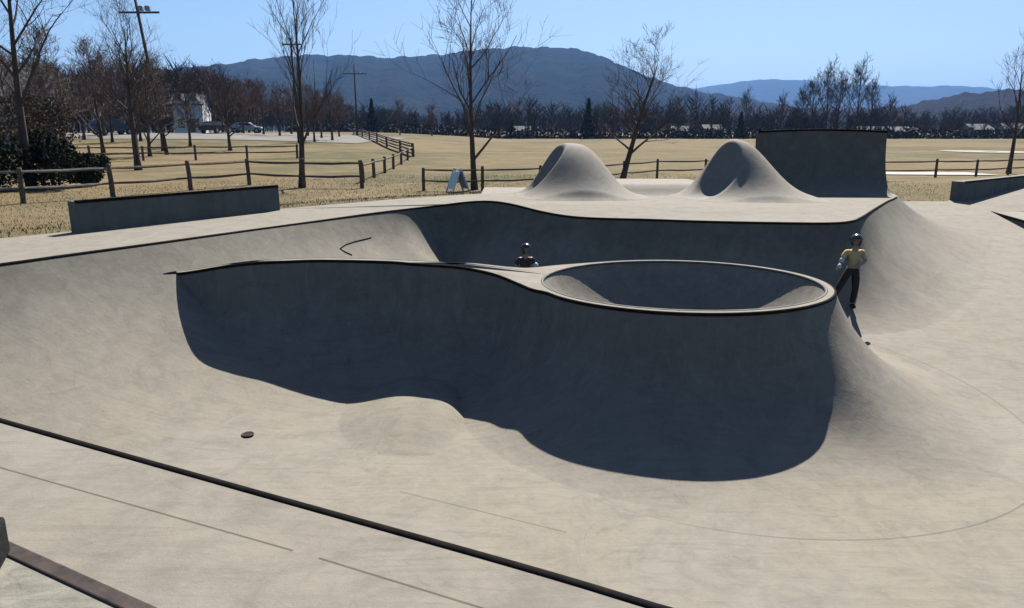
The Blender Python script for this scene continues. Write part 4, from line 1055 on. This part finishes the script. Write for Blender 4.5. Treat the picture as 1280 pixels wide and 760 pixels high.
    hr = MB(); hr.sphere((0, 0, 0), 1, m=M @ Matrix.Translation((0, 0.018, -0.025)) @ Matrix.Diagonal((0.066, 0.058, 0.066, 1)), seg=14); hr.build('hair', m_hair, body, True)
    for k in (-1, 1):
        m1 = MB(); m1.sphere((0, 0, 0), 1, m=M @ Matrix.Translation((k * 0.023, -0.055, -0.006)) @ Matrix.Diagonal((0.009, 0.006, 0.006, 1)), seg=8); m1.build('eye', m_eye, body, True)
        m1 = MB(); m1.sphere((0, 0, 0), 1, m=M @ Matrix.Translation((k * 0.060, 0.0, -0.016)) @ Matrix.Diagonal((0.008, 0.014, 0.020, 1)), seg=8); m1.build('ear', m_skin, body, True)
    m1 = MB(); m1.sphere((0, 0, 0), 1, m=M @ Matrix.Translation((0, -0.062, -0.022)) @ Matrix.Diagonal((0.009, 0.012, 0.014, 1)), seg=8); m1.build('nose', m_skin, body, True)
    m1 = MB(); m1.sphere((0, 0, 0), 1, m=M @ Matrix.Translation((0, -0.054, -0.043)) @ Matrix.Diagonal((0.018, 0.006, 0.005, 1)), seg=8); m1.build('mouth', m_mouth, body, True)
    for jn, rad in pads:
        m1 = MB(); m1.sphere((0, 0, 0), 1, m=Matrix.Translation(P(jn) + Vector((0, -0.012 * s, 0))) @ Matrix.Diagonal((rad * s, rad * s * 0.9, rad * s * 1.25, 1)), seg=12); m1.build('pad', m_pad, body, True)
    return o

bpy.context.view_layer.update()
bvhs = [BVHTree.FromPolygons([v.co for v in o.data.vertices], [p.vertices for p in o.data.polygons]) for o in bpy.data.objects if o.type == 'MESH' and o.name.split('.')[0] in ('transition_wall', 'outer_face', 'concrete_ground')]
# old pour seam on the left bank of the bowl
def on_surface(px_, py_):
    u, v = px_ - 640, py_ - 380; c13, s13 = math.cos(R(13.27)), math.sin(R(13.27))
    d_ = Vector((u, 920 * c13 - v * s13, -(920 * s13 + v * c13))).normalized(); best = None
    for b_ in bvhs:
        h = b_.ray_cast(Vector((0, 0, CAM_Z)), d_)
        if h[0] is not None and (best is None or h[3] < best[3]): best = h
    return best[0]
mb = MB(); mb.tube([on_surface(*p) for p in ((440, 319), (431, 315), (425, 311), (432, 306), (444, 302), (457, 299), (464, 297))], 0.014, 5)
mb.build('pour_seam', m_coping, t_bowl, True)
mb = MB(); mb.tube([on_surface(*p) for p in ((204, 342.5), (212, 341.2), (220, 340.2))], [0.006, 0.014, 0.02], 6)
mb.build('outer_coping', m_coping, t_cr, True)
def surf(x, y):
    zs = []
    for b_ in bvhs:
        h = b_.ray_cast(Vector((x, y, 5)), Vector((0, 0, -1)))
        if h[0] is not None: zs.append(h[0].z)
    return max(zs)
t_drain.location.z = surf(cx0, cy0) - fz + 0.002
J1 = dict(pelvis=(0, 0, .52), waist=(.0, .0, .61), chest=(.005, .0, .735), neck=(.01, -.005, .83), head0=(.01, -.01, .87), head1=(.01, -.012, .925), head2=(.01, -.01, .965),
          shL=(-.10, 0, .78), elL=(-.165, -.02, .655), wrL=(-.215, -.075, .585), shR=(.115, 0, .78), elR=(.145, -.05, .645), wrR=(.03, -.115, .61),
          hipL=(-.055, 0, .49), knL=(-.155, -.02, .30), anL=(-.235, .01, .11), toL=(-.265, -.045, .075), hipR=(.055, 0, .49), knR=(.055, -.03, .265), anR=(.045, .01, .045), toR=(.045, -.075, .02), face=(-.5, -1, 0))
KX, KY = 5.52, 11.75
person((KX, KY, surf(KX, KY)), R(0), 1.20, J1, 'child in a black helmet, tan shirt and black trousers beside the crater rim', m_tan, m_black, m_helm, [('wrL', 0.030), ('elL', 0.034)])
J2 = dict(J1); J2.update(elL=(-.15, -.04, .66), wrL=(-.12, -.12, .60), elR=(.15, -.01, .66), wrR=(.20, -.09, .60), knL=(-.10, -.05, .28), anL=(-.115, .01, .05), toL=(-.12, -.07, .02), knR=(.10, -.05, .28), anR=(.12, .01, .05), toR=(.125, -.07, .02), face=(.5, -1, 0))
K2X, K2Y = 0.22, 12.3
person((K2X, K2Y, surf(K2X, K2Y)), R(10), 1.12, J2, 'small child in dark clothes with a white elbow pad in the shaded far bowl', m_shirt2, m_black, m_helm, [('elR', 0.05)])

# ------------------------------------------------------------------ air
def haze():
    lo, hi = Vector((-15000, -700, -4.2)), Vector((15000, 14500, 560))
    m1 = MB(); m1.box((lo + hi) / 2, hi - lo); o = m1.build('haze')
    m = bpy.data.materials.new('haze_air'); m.use_nodes = True; nt = m.node_tree
    nt.nodes.clear(); out = nt.nodes.new('ShaderNodeOutputMaterial'); v = nt.nodes.new('ShaderNodeVolumePrincipled')
    v.inputs['Color'].default_value = (0.22, 0.48, 1.0, 1); v.inputs['Density'].default_value = 0.00011; v.inputs['Anisotropy'].default_value = 0.0
    nt.links.new(v.outputs['Volume'], out.inputs['Volume'])
    o.data.materials.append(m); struct(o, 'stuff')
haze()
